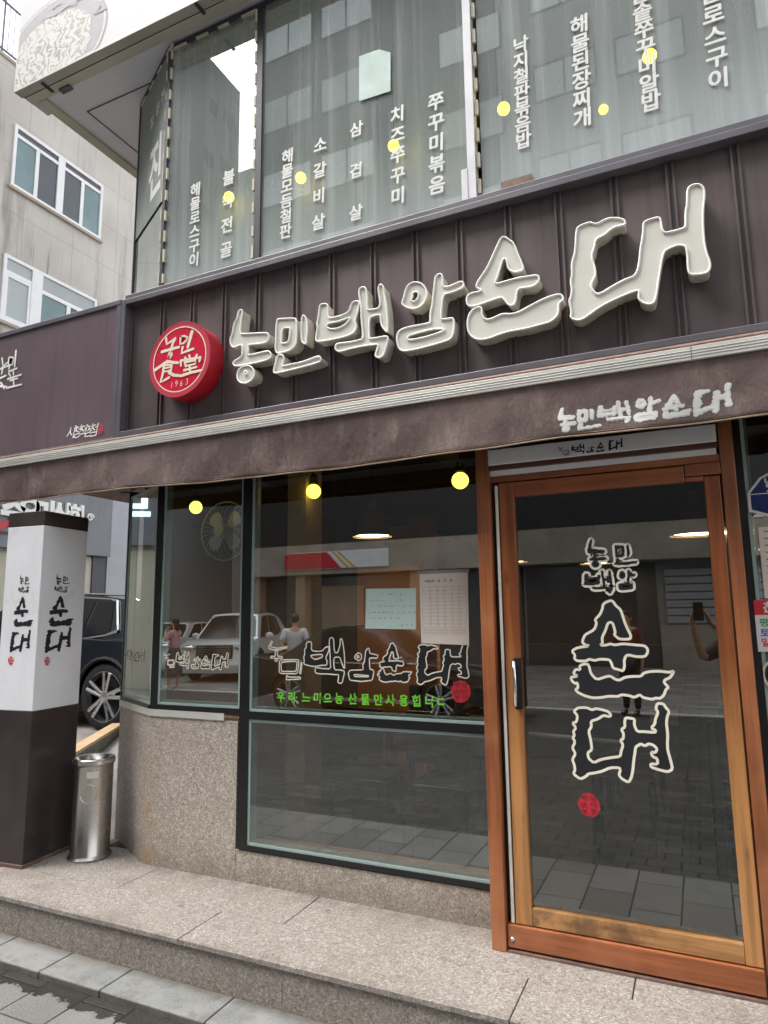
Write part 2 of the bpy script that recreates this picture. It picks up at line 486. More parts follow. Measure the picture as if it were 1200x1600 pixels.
M['bulb'] = emit('bulb_glow', (1.0, .86, .13, 1), 1.25)
M['lamp_disc'] = emit('lamp_glow', (1.0, .78, .45, 1), 15.0)
M['bulb_up'] = emit('bulb_glow_upstairs', (1.0, .68, .02, 1), 4.0)
M['brass'] = plain('lamp_metal', (.26, .20, .13, 1), .4, .2, .1, 6)
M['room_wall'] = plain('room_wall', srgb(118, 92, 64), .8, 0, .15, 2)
M['room_warm'] = plain('room_warm_panel', srgb(196, 132, 58), .7, 0, .15, 2)  # warm glow on the inner panel is put into its orange colour
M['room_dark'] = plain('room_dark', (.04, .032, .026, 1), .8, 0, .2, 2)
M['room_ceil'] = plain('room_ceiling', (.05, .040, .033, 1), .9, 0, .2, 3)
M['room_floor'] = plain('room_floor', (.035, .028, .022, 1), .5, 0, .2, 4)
M['up_room'] = plain('upper_room', srgb(96, 104, 102), .9, 0, .12, 1.0)
M['trim_beige'] = plain('fascia_trim', srgb(186, 184, 172), .5, .05, .05, 2)
M['trim_yellow'] = plain('fascia_cream', srgb(202, 200, 178), .5, .05, .05, 2)
M['soffit'] = plain('soffit_panel', srgb(236, 238, 242), .6, 0, .05, 1.2)
M['banner'] = plain('banner_sheet', srgb(212, 212, 216), .6, 0, .05, 1.2)
M['banner_grey'] = plain('banner_print_grey', srgb(164, 164, 168), .6, 0, .12, 9)
M['banner_light'] = plain('banner_print_light', srgb(206, 204, 198), .6, 0, .06, 12)
M['spacer'] = plain('spacer_block', srgb(214, 206, 184), .7, 0, .08, 14)
M['mullion'] = plain('mullion_grey', (.045, .045, .05, 1), .5, .2, .1, 6)
M['mullion_white'] = plain('mullion_white', srgb(226, 226, 228), .4, 0, .05, 6)
M['car_dark'] = plain('car_paint_dark', (.012, .018, .026, 1), .14, .3, .04, 2, coat=1.0)
M['car_white'] = plain('car_paint_white', (.78, .78, .77, 1), .22, 0, .02, 2, coat=1.0)
M['car_glass'] = plain('car_glass', (.008, .010, .012, 1), .05, 0, .1, 2, spec=.5)
M['tyre'] = plain('tyre_rubber', (.018, .018, .018, 1), .8, 0, .15, 30, .3, 90)
M['alloy'] = plain('alloy', (.62, .62, .63, 1), .25, .9, .05, 5)
M['plank'] = plain('plank_timber', srgb(206, 176, 138), .7, 0, .12, 12)
M['plank_side'] = plain('plank_edge', srgb(120, 122, 104), .8, 0, .2, 12)
def m_cloth():
    t = NT('awning_cloth'); w = t.coord(kind='World')
    a = t.noise(w, 2.2, 5); b = t.noise(t.coord((5, 5, 1.5), 'World'), 1.8, 5, .65)
    c = t.mix(t.smooth(a, .3, .7), srgb(100, 86, 83), srgb(122, 106, 102))
    c = t.mix(t.math('MULTIPLY', t.smooth(b, .5, .78), .55), c, srgb(158, 140, 132))
    z = t.sep(w)[2]
    c = t.mix(t.math('MULTIPLY', t.smooth(z, 2.275, 2.225), t.math('MULTIPLY', t.smooth(t.noise(w, 6, 4), .3, .7), .6)), c, srgb(136, 112, 92))
    c = t.mix(t.math('MULTIPLY', t.smooth(t.noise(w, 60, 2), .70, .78), .35), c, srgb(180, 168, 158))
    h = t.math('ADD', t.noise(t.coord((7, 7, 3.5), 'World'), 1.3, 5, .6), t.math('MULTIPLY', t.noise(w, 300, 2), .08))
    return t.done(t.bsdf(c, .85, 0, h, .75, .03, .25))
M['cloth'] = m_cloth()
M['hem'] = plain('hem_tape', srgb(150, 130, 110), .85, 0, .15, 12)

def m_concrete():
    t = NT('stained_concrete'); w = t.coord(kind='World')
    c = t.mix(t.smooth(t.noise(w, .5, 5), .3, .7), srgb(188, 182, 175), srgb(210, 205, 198))
    xyz = t.sep(w)
    # formwork joints every 1.25 m across and 0.95 m up
    def joint(v, per, wd):
        f = t.math('ABSOLUTE', t.math('SUBTRACT', t.math('FRACT', t.math('DIVIDE', v, per)), .5))
        return t.smooth(f, wd, 0)
    j = t.math('MAXIMUM', joint(xyz[1], 1.25, .016), joint(xyz[2], 1.05, .018))
    c = t.mix(t.math('MULTIPLY', j, .30), c, srgb(110, 104, 100))
    s1 = t.noise(t.coord((2.2, 2.2, .22), 'World'), 1.0, 6, .65)
    c = t.mix(t.math('MULTIPLY', t.smooth(s1, .50, .74), .62), c, srgb(112, 106, 98))
    s2 = t.noise(t.coord((5, 5, .3), 'World'), 1.0, 6, .7)
    c = t.mix(t.math('MULTIPLY', t.smooth(s2, .60, .75), .7), c, srgb(72, 68, 64))
    return t.done(t.bsdf(c, .85, 0, t.noise(w, 25, 4), .2, .01, .3))
M['concrete'] = m_concrete()
M['pvc'] = plain('white_window_frame', srgb(236, 236, 236), .4, 0, .04, 4)
M['pane_teal'] = plain('pane_teal', (.16, .25, .26, 1), .06, 0, .25, .6, spec=.8)  # teal reflection is painted into the pane colour
M['pane_dark'] = plain('pane_dark', (.07, .078, .09, 1), .08, 0, .2, .6, spec=.8)
M['pane_white'] = plain('pane_blind', (.40, .43, .43, 1), .15, 0, .1, .6, spec=.6)
M['rail'] = plain('rail_paint', (.16, .16, .20, 1), .5)
M['store_grey'] = plain('store_panel', srgb(122, 124, 130), .5, .1, .08, 1.5, streak=.25)
M['store_light'] = plain('store_pilaster', srgb(168, 170, 176), .5, 0, .06, 1.5)
M['store_dark'] = plain('store_dark', srgb(76, 76, 84), .5, 0, .08, 2)
M['store_cream'] = plain('store_blind', srgb(196, 190, 172), .7, 0, .06, 2)

def m_paving(name, sx, sy, base, wet):
    t = NT(name); w = t.coord(kind='World')
    b = t.n('TexBrick'); b.inputs['Scale'].default_value = 1
    b.inputs['Brick Width'].default_value = sx; b.inputs['Row Height'].default_value = sy
    b.inputs['Mortar Size'].default_value = .006; b.inputs['Mortar Smooth'].default_value = .4; b.inputs['Bias'].default_value = 0
    b.inputs['Color1'].default_value = (0, 0, 0, 1); b.inputs['Color2'].default_value = (1, 1, 1, 1); b.inputs['Mortar'].default_value = (.5, .5, .5, 1)
    mp = t.n('Mapping'); mp.inputs['Rotation'].default_value = (0, 0, math.radians(90 if wet else 0)); mp.inputs['Location'].default_value = (.13, .22, 0)
    t.l(w, mp.inputs[0]); t.l(mp.outputs[0], b.inputs['Vector'])
    k = lambda f: tuple(x * f for x in base) + (1,)
    c = t.mix(b.outputs['Color'], k(.62), k(1.25))
    c = t.mix(t.smooth(t.noise(w, 130, 3), .35, .65), c, t.mix(.5, c, k(1.5)))
    c = t.mix(t.math('MULTIPLY', t.smooth(t.noise(w, 1.3, 4), .4, .7), .35), c, k(.5))
    c = t.mix(b.outputs['Fac'], c, k(.22))
    rg = t.math('ADD', .75, 0)
    if wet:
        y = t.sep(w)[1]
        n1 = t.noise(w, 5.5, 6, .65)
        m = t.smooth(t.math('ADD', t.math('MULTIPLY', t.math('ADD', y, .62), 2.5), n1), .15, .19)
        m = t.math('MAXIMUM', m, t.math('MULTIPLY', b.outputs['Fac'], t.smooth(t.math('ADD', y, t.math('MULTIPLY', n1, .6)), -.62, -.42)))
        c = t.mix(m, c, t.mix(.86, c, (.018, .015, .013, 1)))
        rg = t.mix(m, (.7, .7, .7, 1), (.22, .22, .22, 1))
    h = t.math('SUBTRACT', t.math('MULTIPLY', t.noise(w, 60, 3), .25), b.outputs['Fac'])
    return t.done(t.bsdf(c, rg, 0, h, .4, .006))
M['paving'] = m_paving('wet_paving', .42, .27, (.215, .21, .20), True)
M['cobble'] = m_paving('road_cobble', .22, .15, (.085, .083, .080), False)
M['far_paving'] = m_paving('far_paving', .6, .3, (.30, .285, .265), False)
M['alley'] = plain('alley_concrete', srgb(146, 142, 136), .8, 0, .3, 1.6, .3, 30, streak=.2)
M['line'] = plain('road_paint', (.75, .75, .72, 1), .6, 0, .1, 3)
M['line_y'] = plain('road_paint_yellow', (.60, .36, .05, 1), .6, 0, .1, 3)

def m_brick(name, a, b_, mortar):
    t = NT(name); g = t.coord((1, 1, 1), 'World'); q = t.sep(g)
    cb = t.n('CombineXYZ'); t.l(t.math('ADD', q[0], q[1]), cb.inputs[0]); t.l(q[2], cb.inputs[1])
    b = t.n('TexBrick'); b.inputs['Scale'].default_value = 1; b.inputs['Brick Width'].default_value = .22; b.inputs['Row Height'].default_value = .075; b.inputs['Mortar Size'].default_value = .006
    b.inputs['Color1'].default_value = (*a, 1); b.inputs['Color2'].default_value = (*b_, 1); b.inputs['Mortar'].default_value = (*mortar, 1)
    t.l(cb.outputs[0], b.inputs['Vector'])
    c = t.mix(t.math('MULTIPLY', t.noise(g, .6, 4), .4), b.outputs['Color'], tuple(x * .5 for x in a) + (1,))
    return t.done(t.bsdf(c, .85))
M['brick_grey'] = m_brick('grey_brick', (.15, .145, .14), (.11, .105, .105), (.2, .2, .2))
M['wall_grey'] = plain('rendered_wall', srgb(150, 150, 150), .8, 0, .08, .4, streak=.2)
M['wall_tan'] = plain('tan_wall', srgb(172, 150, 128), .8, 0, .08, .4, streak=.2)
M['skin'] = plain('skin', srgb(206, 160, 132), .55, 0, .05, 8)
M['hair'] = plain('hair', (.018, .013, .011, 1), .5, 0, .2, 40)
M['pink'] = plain('pink_knit', srgb(214, 158, 164), .85, 0, .08, 20)
M['shirt'] = plain('white_shirt', srgb(226, 226, 228), .8, 0, .05, 12)
M['trouser'] = plain('dark_trousers', (.025, .025, .03, 1), .85, 0, .1, 12)
M['skirt'] = plain('dark_skirt', (.10, .09, .105, 1), .85, 0, .5, 25)
M['jacket'] = plain('dark_jacket', (.03, .028, .034, 1), .8, 0, .1, 12)
M['maroon'] = plain('maroon_shirt', (.16, .02, .035, 1), .8, 0, .1, 12)
M['shoe'] = plain('pale_shoe', srgb(224, 220, 214), .6)
M['shoe_dark'] = plain('dark_shoe', (.02, .02, .02, 1), .5)
M['led'] = emit('sign_led_white', (.62, .86, 1.0, 1), 1.0)

# ------------------------------------------------------------------ brush lettering traced from the shop sign
SIGN_Y = -.04                       # sheet behind the letters
LET_Y = -.125                       # front of the letters
_T = {                              # key: (offset x, offset y, scale, [ [outer, hole, ...], ... ])
 'nong': (350, 470, 6.6667, [
  ["180,90 150,110 138,185 105,235 92,335 68,385 66,440 85,480 110,487 180,455 190,475 192,570 160,600 95,635 100,670 135,685 420,628 480,600 497,570 475,525 440,525 270,568 245,560 258,500 248,465 270,455 435,440 465,400 468,350 445,332 185,348 165,335 180,200 195,110"],
  ["250,672 290,690 320,740 310,800 270,845 210,862 160,850 135,800 140,740 180,690", "225,728 243,745 235,768 213,765 212,740"]]),
 'min': (350, 470, 6.6667, [
  ["550,200 570,190 740,182 755,200 755,440 730,480 680,520 580,545 535,540 540,380", "605,285 680,278 690,300 680,400 660,438 590,447 600,400"],
  ["835,148 812,165 805,300 808,420 830,445 860,450 855,400 868,320 862,200"],
  ["580,558 555,575 540,640 515,740 530,757 620,740 990,645 1010,620 1005,585 980,577 920,600 800,645 700,660 620,682 605,670 625,610 620,570"]]),
 'baek': (480, 430, 7.5, [
  ["240,335 165,340 145,365 130,510 112,565 127,605 108,690 100,770 130,780 240,765 400,730 500,700 560,655 575,610 575,575 555,550 590,440 610,320 600,302 545,312 515,345 490,432 400,475 350,488 270,503 240,490 240,400", "225,582 270,560 360,545 430,520 485,495 503,510 470,555 420,600 340,630 270,632 235,615"],
  ["685,138 630,145 607,170 612,250 635,370 635,500 650,640 655,750 600,765 480,790 370,798 335,815 328,865 360,897 420,890 550,850 825,805 832,830 800,930 805,955 840,970 880,955 905,920 930,830 950,740 935,715 860,725 740,748 725,735 722,580 735,500 780,475 850,465 860,480 862,560 890,620 935,670 945,640 935,400 905,230 895,140 870,106 840,120 835,170 850,260 858,340 840,385 800,400 715,408 700,390 700,230"]]),
 'am': (600, 410, 7.5, [
  ["380,232 330,238 280,270 250,330 235,410 210,470 225,505 280,535 340,545 400,535 460,490 495,420 505,350 480,290 430,245", "355,345 395,345 410,380 385,440 355,465 310,445 335,405 335,360"],
  ["670,130 620,150 598,185 590,280 575,400 570,500 540,600 545,690 530,715 340,748 230,775 170,810 150,870 160,970 185,1025 240,1043 400,1015 600,960 740,920 800,880 820,800 820,680 805,650 740,662 672,672 665,640 685,420 710,372 790,355 880,320 930,290 938,255 915,222 860,240 760,285 705,290 685,270 690,180", "270,900 285,860 400,825 560,785 690,775 712,795 660,820 560,855 430,890 300,912"]]),
 'sun': (720, 360, 6.6667, [
  ["455,65 415,85 370,180 320,300 265,410 185,520 158,580 175,605 215,620 200,640 100,655 60,695 65,770 95,795 180,780 300,735 420,695 450,715 490,775 535,785 570,750 580,640 610,600 690,597 760,580 815,530 815,485 790,468 730,475 600,495 490,525 345,568 380,490 425,340 440,300 465,293 485,330 490,390 530,435 620,430 655,400 640,350 590,240 550,130 510,105"],
  ["205,797 140,815 95,860 70,940 72,1020 95,1090 150,1132 210,1140 300,1125 450,1065 600,1035 700,1020 830,980 920,960 990,910 1020,850 1015,760 1060,735 1070,700 1040,668 980,672 850,720 700,800 600,855 520,875 440,868 380,895 290,935 240,920 215,870 222,820"]]),
 'dae': (880, 280, 5.0, [
  ["210,335 115,370 100,420 95,570 65,660 72,740 58,800 70,860 62,920 45,950 68,1040 55,1075 75,1095 130,1105 190,1070 290,995 420,930 580,865 595,880 585,925 610,960 660,980 705,970 725,930 750,750 780,570 830,540 890,515 950,520 970,560 975,720 1000,748 1060,745 1130,730 1150,690 1145,640 1115,570 1095,450 1090,250 1105,130 1100,70 1060,38 1010,45 968,75 970,200 955,250 957,360 945,385 840,412 790,422 770,390 760,310 740,298 680,315 630,335 625,370 625,430 605,530 595,650 570,755 480,785 380,840 290,897 250,895 215,840 225,800 255,750 245,680 218,600 245,530 250,470 320,440 390,375 475,360 487,345 475,315 410,303 340,308 270,350 235,350"]]),
}
FL = FY(LET_Y)
LIB, RAW = {}, {}
for k, (ox, oy, s_, comps) in _T.items():
    LIB[k] = [[[FL.hit(ox + float(q.split(',')[0]) / s_, oy + float(q.split(',')[1]) / s_) for q in loop.split()] for loop in c] for c in comps]
_T2 = {     # the rougher version on the glass, traced on the window plane (W) and on the door glass (D)
 'nong2': ('W', 410, 990, 8.0, [["100,95 120,100 85,165 180,185 300,160 300,175 190,205 100,200 62,180"], ["150,210 175,210 178,285 240,290 235,310 165,310 90,305 95,285 148,285"], ["166,311 185,320 160,355 145,330"]]),
 'min2': ('W', 410, 990, 8.0, [["200,330 440,325 445,370 425,505 200,500", "220,360 425,345 410,475 225,475"], ["475,360 455,500 470,505 485,370"], ["295,515 285,580 400,572 465,570 465,545 310,545"]]),
 'baek2': ('W', 410, 990, 8.0, [["575,100 540,115 535,180 515,200 520,260 505,290 515,340 505,380 560,400 640,415 740,395 790,400 800,350 780,300 820,220 825,160 770,175 745,215 690,225 600,215 605,110", "590,275 650,265 745,260 740,295 690,315 640,325 600,295"], ["880,50 830,55 825,130 835,240 840,350 845,440 750,440 690,430 655,425 645,490 700,505 800,505 900,515 945,515 940,570 930,615 985,625 1005,540 1020,470 960,455 890,455 880,350 890,295 960,295 980,360 1010,440 1020,430 1015,250 995,110 980,60 960,75 965,130 940,215 930,240 890,240"]]),
 'am2': ('W', 540, 900, 5.4545, [["100,655 75,680 70,700 105,725 130,700 125,665", "100,675 110,690 100,702 88,690"], ["185,615 165,640 155,730 140,760 145,800 30,805 15,830 30,890 130,900 220,890 235,820 225,800 200,795 195,700 265,700 270,675 200,660 195,625", "65,840 190,850 190,860 70,858"]]),
 'sun_top2': ('D', 880, 930, 6.6667, [["495,55 440,75 415,100 410,140 385,200 330,255 350,290 325,360 230,410 210,450 200,490 225,515 280,530 150,545 90,580 125,625 115,660 150,685 240,685 270,665 330,680 380,665 480,670 500,700 520,760 580,775 625,790 640,740 635,680 650,635 680,620 760,640 850,640 880,600 880,560 850,525 720,515 620,505 540,520 490,505 450,520 385,522 410,500 405,440 440,370 465,290 500,280 520,300 545,390 530,410 580,455 640,460 700,455 705,420 670,350 640,280 600,150 550,110 520,65"]]),
 'sun_low2': ('D', 880, 930, 6.6667, [["220,715 170,735 180,780 130,770 105,820 155,840 115,850 80,855 90,890 125,920 150,910 155,970 125,980 150,1010 220,1045 310,1070 400,1065 480,1050 570,1055 610,1035 690,1045 740,1065 800,1035 830,1065 930,1085 960,1070 1010,1075 1050,1040 1070,980 1100,960 1050,910 1060,880 1110,860 1140,820 1155,785 1110,805 1000,790 900,795 840,810 810,845 720,845 640,855 590,885 550,880 490,840 440,850 350,880 290,820 265,720"]]),
 'dae2': ('D', 880, 1080, 6.6667, [["155,170 110,210 150,250 140,320 95,330 135,380 105,420 120,460 100,480 125,530 95,590 130,650 95,710 115,760 125,820 105,860 180,915 240,885 260,860 330,850 400,835 490,795 590,795 595,830 580,870 610,910 680,950 710,900 725,830 735,720 750,620 755,580 810,545 850,570 890,545 940,560 980,600 960,640 915,630 930,680 980,700 985,760 910,755 915,790 990,815 1090,840 1140,810 1120,720 1090,620 1085,540 1090,460 1075,330 1085,260 1105,210 1070,170 1045,130 980,125 965,180 990,220 960,290 955,340 915,385 965,405 960,430 850,420 770,420 740,350 745,290 700,280 650,275 640,320 645,370 605,400 630,440 625,500 595,505 625,560 605,620 595,680 500,690 390,710 320,745 265,700 255,640 300,610 290,520 265,415 295,370 290,310 360,290 420,250 480,265 500,250 470,210 400,190 340,180 300,195 250,170"]]),
}
for k, (pl, ox, oy, s_, comps) in _T2.items():
    _F = FY(.1945) if pl == 'W' else FY(.0655)
    LIB[k] = [[[_F.hit(ox + float(q.split(',')[0]) / s_, oy + float(q.split(',')[1]) / s_) for q in loop.split()] for loop in c] for c in comps]
LIB['sun_top'] = [LIB['sun'][0]]
LIB['sun_low'] = [LIB['sun'][1]]
def bbox(comps):
    xs = [p[0] for c in comps for l in c for p in l]; ys = [p[1] for c in comps for l in c for p in l]
    return min(xs), min(ys), max(xs), max(ys)
FITK = [1.0]
def fit(key, F, pxbox):
    """the traced letter moved and scaled into a box given on frame F"""
    x0, y0, x1, y1 = pxbox
    xm, ym = (x0 + x1) / 2, (y0 + y1) / 2
    cx, cy = F.hit(xm, ym)
    def proj(a, b):
        d = F.p(a, b) - CAM; w_ = d.dot(CF); return d.dot(CR) / w_ * FPX, -d.dot(CU) / w_ * FPX
    e = .02
    p0, pu, pv = proj(cx, cy), proj(cx + e, cy), proj(cx, cy + e)
    ux, uy, vx, vy = (pu[0] - p0[0]) / e, (pu[1] - p0[1]) / e, (pv[0] - p0[0]) / e, (pv[1] - p0[1]) / e
    W_, H_ = x1 - x0, y1 - y0
    det = abs(ux) * abs(vy) - abs(uy) * abs(vx)
    w = max(.35 * W_ / abs(ux), (W_ * abs(vy) - H_ * abs(vx)) / det * FITK[0] + W_ / abs(ux) * (1 - FITK[0]))
    h = max(.35 * H_ / abs(vy), (H_ * abs(ux) - W_ * abs(uy)) / det * FITK[0] + H_ / abs(vy) * (1 - FITK[0]))
    comps = LIB[key]
    bx0, by0, bx1, by1 = bbox(comps)
    return [[[(cx + ((p[0] - bx0) / (bx1 - bx0) - .5) * w, cy + ((p[1] - by0) / (by1 - by0) - .5) * h) for p in l] for l in c] for c in comps]
def brush(mb, key, F, pxbox, rnd, amp=.02, off=.002, outline=None, olw=.1, fill=True, mapf=None):
    """a brush letter; pxbox None keeps a traced letter where it was traced"""
    traced = key.endswith('2')
    comps = fit(key, F, pxbox) if pxbox else LIB[key]
    b = bbox(comps); size = min(b[2] - b[0], b[3] - b[1])
    for i, c in enumerate(comps):
        L = [chaikin(l, 1, True, .10 if key in ('nong2', 'min2', 'am2') else .2) if traced else roughen(chaikin(l, 1), size * .06, size * amp, rnd) for l in c]
        if fill and mb is not None: mb.poly(L, F, off + .0014 + i * .0002 if not traced else off + i * .0002, mapf=mapf)
        if outline is not None:
            for l in L: outline.ribbon(l, F, off + (.0012 if traced else .0004) + i * .0002, olw * (1 if traced else 1.7), mapf=mapf)
def letters(items, F, parent, fmat, rnd, off=.001, omat=None, olw=.006, amp=.02, mapf=None, nofill=()):
    """one part per syllable"""
    for key, bx in items:
        fl, ol = MB(), MB()
        brush(fl, key, F, bx, rnd, amp, off, ol if omat else None, olw, key not in nofill, mapf)
        o = None
        if fl.v: o = fl.build('letter', fmat, parent)
        if omat: ol.build('letter_outline', omat, parent)

_gc = {}
def glyph(ch, bold=.012):
    k = (ch, bold)
    if k not in _gc:
        c = bpy.data.curves.new('glyph', 'FONT'); c.body = ch; c.size = 1.0; c.offset = bold; c.resolution_u = 3
        o = bpy.data.objects.new('glyph', c); COL.objects.link(o)
        bpy.context.view_layer.update()
        me = bpy.data.meshes.new_from_object(o.evaluated_get(bpy.context.evaluated_depsgraph_get()))
        _gc[k] = ([(v.co.x - .46, v.co.y - .345) for v in me.vertices], [tuple(p.vertices) for p in me.polygons])
        bpy.data.objects.remove(o); bpy.data.curves.remove(c); bpy.data.meshes.remove(me)
    return _gc[k]
def put(mb, ch, F, a, b, w, h=None, off=.003, bold=.012, shear=0.0, rnd=None, fat=0.0):
    if ch == ' ': return
    h = w if h is None else h
    vs, fs = glyph(ch, bold)
    r = (rnd.uniform(-.08, .08) if rnd else 0)
    P_ = [(a + (x * math.cos(r) - y * math.sin(r) + y * shear) * w, b + (x * math.sin(r) + y * math.cos(r)) * h) for x, y in vs]
    mb.add([F.p(x, y, off) for x, y in P_], fs)
    if fat:                                    # heavier strokes: widen every outline edge
        E_ = {}
        for f in fs:
            for i in range(len(f)): E_[(f[i], f[(i + 1) % len(f)])] = 1
        for k, (i, j) in enumerate([e for e in E_ if (e[1], e[0]) not in E_]):
            (ax, ay), (bx, by) = P_[i], P_[j]
            d = math.hypot(bx - ax, by - ay)
            if d < 1e-7: continue
            tx, ty = (bx - ax) / d * fat * .5, (by - ay) / d * fat * .5; nx, ny = ty * 2, -tx * 2
            o2 = off - .0004 - .00002 * (k % 7)
            mb.add([F.p(ax - tx, ay - ty, o2), F.p(bx + tx, by + ty, o2), F.p(bx + nx + tx * .3, by + ny + ty * .3, o2), F.p(ax + nx - tx * .3, ay + ny - ty * .3, o2)], [(0, 3, 2, 1)])
def column(mb, text, F, top, bot, size, bold=.02, off=.004, shear=0.04):
    a0, b0 = F.hit(*top); a1, b1 = F.hit(*bot)
    n = len(text); ch = size * abs(b1 - b0) / n if size < 2 else size
    for i, c in enumerate(text):
        t = (i + .5) / n if size >= .9 else (i / (n - 1) * (1 - size / n) + size / n / 2)
        m_ = MB(); put(m_, c, F, a0 + (a1 - a0) * t, b0 + (b1 - b0) * t, ch * 1.0, ch * 1.05, off, .0, shear, fat=ch * .030); m_.build('letter', M['white'], mb)
# ================================================================== SETTING: ground, pavement, street
mb = MB(); mb.box(-120, -120, -.60, 120, 120, -.235)
struct('ground', mb, M['alley'], 'bare grey ground beyond the street', 'ground')
mb = MB(); mb.box(-30, -1.75, -.234, 14, -.66, -.215)
struct('pavement', mb, M['paving'], 'grey stone pavement slabs with wet patches along the kerb', 'pavement')
mb = MB(); mb.box(-60, -9.0, -.234, 40, -1.753, -.218)
struct('road', mb, M['cobble'], 'dark cobbled road in front of the shops', 'road')
mb = MB(); mb.box(-60, -19.5, -.234, 40, -9.003, -.219)
struct('far_pavement', mb, M['far_paving'], 'pale paved parking strip across the road', 'pavement')
mb = MB(); mb.box(-22, -9.25, -.215, 8, -9.10, -.211)
struct('road_line', mb, M['line'], 'white painted line along the far side of the road', 'road marking')
mb = MB(); mb.add([(.9, -10.2, -.212), (1.15, -10.2, -.212), (4.1, -16, -.212), (3.85, -16, -.212)], [(0, 1, 2, 3)])
struct('parking_line', mb, M['line_y'], 'yellow slanting parking line across the road', 'road marking')
mb = MB()                                                       # alley beside the shop, rising towards the back
mb.add([(-40, -.40, -.19), (-4.6, -.40, -.19), (-4.6, .262, -.03), (-3.74, .262, -.03), (-3.74, 2.6, .19), (-3.74, 40, .19), (-40, 40, .19), (-40, 2.6, .19), (-40, .262, -.03), (-4.6, 2.6, .19)],
       [(0, 1, 2, 8), (8, 2, 9, 7), (2, 3, 4, 9), (7, 9, 6), (9, 4, 5, 6)])
struct('alley', mb, M['alley'], 'sloping concrete alley beside the restaurant', 'alley')

# kerb strip of separate stones in front of the step
kerbs = [-6.6, -5.5, -4.45, -3.42, -3.0, -2.60, -2.0, -1.1, -.2, .8, 2.0]
for a, b in zip(kerbs, kerbs[1:]):
    mb = MB(); mb.box(a + .003, -.655, -.30, b - .003, -.452, -.186)
    struct('kerb_stone', mb, M['kerb'], 'pale grey kerb stone in the strip below the granite step', 'kerb', bevel=.006)['group'] = 'kerb stones along the step'

# granite step: nosing slabs, riser panels
mb = MB()
xs = [-4.95, -3.95, -2.32, -.75, .85, 2.0]
for a, b in zip(xs, xs[1:]): mb.box(a + .0025, -.465, -.024, b - .0025, -.1445, 0)
xs = [-4.95, -3.75, -3.05, -1.95, -.35, 1.0, 2.0]
for a, b in zip(xs, xs[1:]): mb.box(a + .0025, -.1395, -.024, b - .0025, .262 if b < -3.7 else .60, 0)
struct('terrace', mb, M['granite_floor'], 'granite slab terrace forming the step at the shop door', 'step', bevel=.002, seg=1)
mb = MB()
xs = [-4.95, -3.42, -2.685, -1.75, -.6, .6, 2.0]
for a, b in zip(xs, xs[1:]): mb.box(a + .0015, -.452, -.30, b - .0015, -.40, -.0245)
mb.box(-4.94, -.405, -.30, 2.0, .55, -.13)
struct('step_riser', mb, M['granite_riser'], 'dark speckled granite face of the step', 'step')

# ================================================================== THE RESTAURANT BUILDING
B = thing('restaurant_building', 'restaurant building with glazed shopfront, granite base and tall hazy upstairs windows', 'building', (-1, 1.5, 0))
rnd = random.Random(3)
# granite base with the rounded corner and the splayed end
GL = .2
mb = MB()
prof = [(-3.735, .487), (-3.235, .222), (-3.19, .203), (-3.14, GL), (-2.505, GL)]
top = .872
vs = [(x, y, z) for z in (0, top) for x, y in prof]
n = len(prof)
mb.add(vs, [(i, i + 1, i + 1 + n, i + n) for i in range(n - 1)])
mb.add([(-3.735, .487, top), (-3.235, .222, top), (-3.19, .203, top), (-3.14, GL, top), (-2.505, GL, top), (-2.505, .34, top), (-3.735, .62, top), (-3.735, .62, 0), (-2.505, .34, 0), (-2.505, GL, 0), (-3.735, .487, 0)],
       [(0, 1, 2, 3, 4, 5, 6), (6, 7, 10, 0), (4, 9, 8, 5)])
mb.build('stone_base', M['granite'], B, smooth=40)
mb = MB(); mb.box(-2.503, GL + .002, 0, -.955, .33, .168); mb.build('stone_base', M['granite'], B)
mb = MB(); mb.box(.195, GL + .002, 0, 1.8, .33, .168); mb.build('stone_base', M['granite'], B)
mb = MB(); mb.add([(-3.74, .482, .874), (-3.20, .197, .874), (-3.14, .193, .874), (-2.60, .193, .874), (-3.74, .482, .915), (-3.20, .197, .915), (-3.14, .193, .915), (-2.60, .193, .915), (-3.74, .53, .915), (-3.16, .225, .915), (-2.60, .225, .915)],
                  [(0, 1, 5, 4), (1, 2, 6, 5), (2, 3, 7, 6), (4, 5, 9, 8), (5, 6, 9), (6, 7, 10, 9)])
mb.build('sill', M['alu'], B)

def add_bead(mb, F, a0, b0, a1, b1, w=.015, o0=-.050, o1=-.002, top=True):
    mb.fbox(F, a0, b0, a0 + w, b1, o0, o1); mb.fbox(F, a1 - w, b0, a1, b1, o0, o1)
    mb.fbox(F, a0 + w, b0, a1 - w, b0 + w, o0, o1)
    if top: mb.fbox(F, a0 + w, b1 - w, a1 - w, b1, o0, o1)
    # inner, slimmer step of the bead
    k = w + .004
    mb.fbox(F, a0 + k, b0 + k, a0 + k + .008, b1 - k, o0, -.014)
    mb.fbox(F, a0 + k + .008, b0 + k, a1 - k, b0 + k + .008, o0, -.014)
def shop_window(F, a0, b0, a1, b1, bars, glass):
    fr = MB()
    for (x0, y0, x1, y1) in bars: fr.fbox(F, x0, y0, x1, y1, -.07, .006)
    fr = fr.build('window', M['black'], B)
    mb = MB(); add_bead(mb, F, a0, b0, a1, b1); mb.build('glazing_bead', M['bead'], fr)
    mb = MB(); mb.fbox(F, a0 + .002, b0 + .002, a1 - .002, b1 - .002, -.012, -.006)
    mb.build('pane', glass, fr)
    return fr
FW = FY(GL)
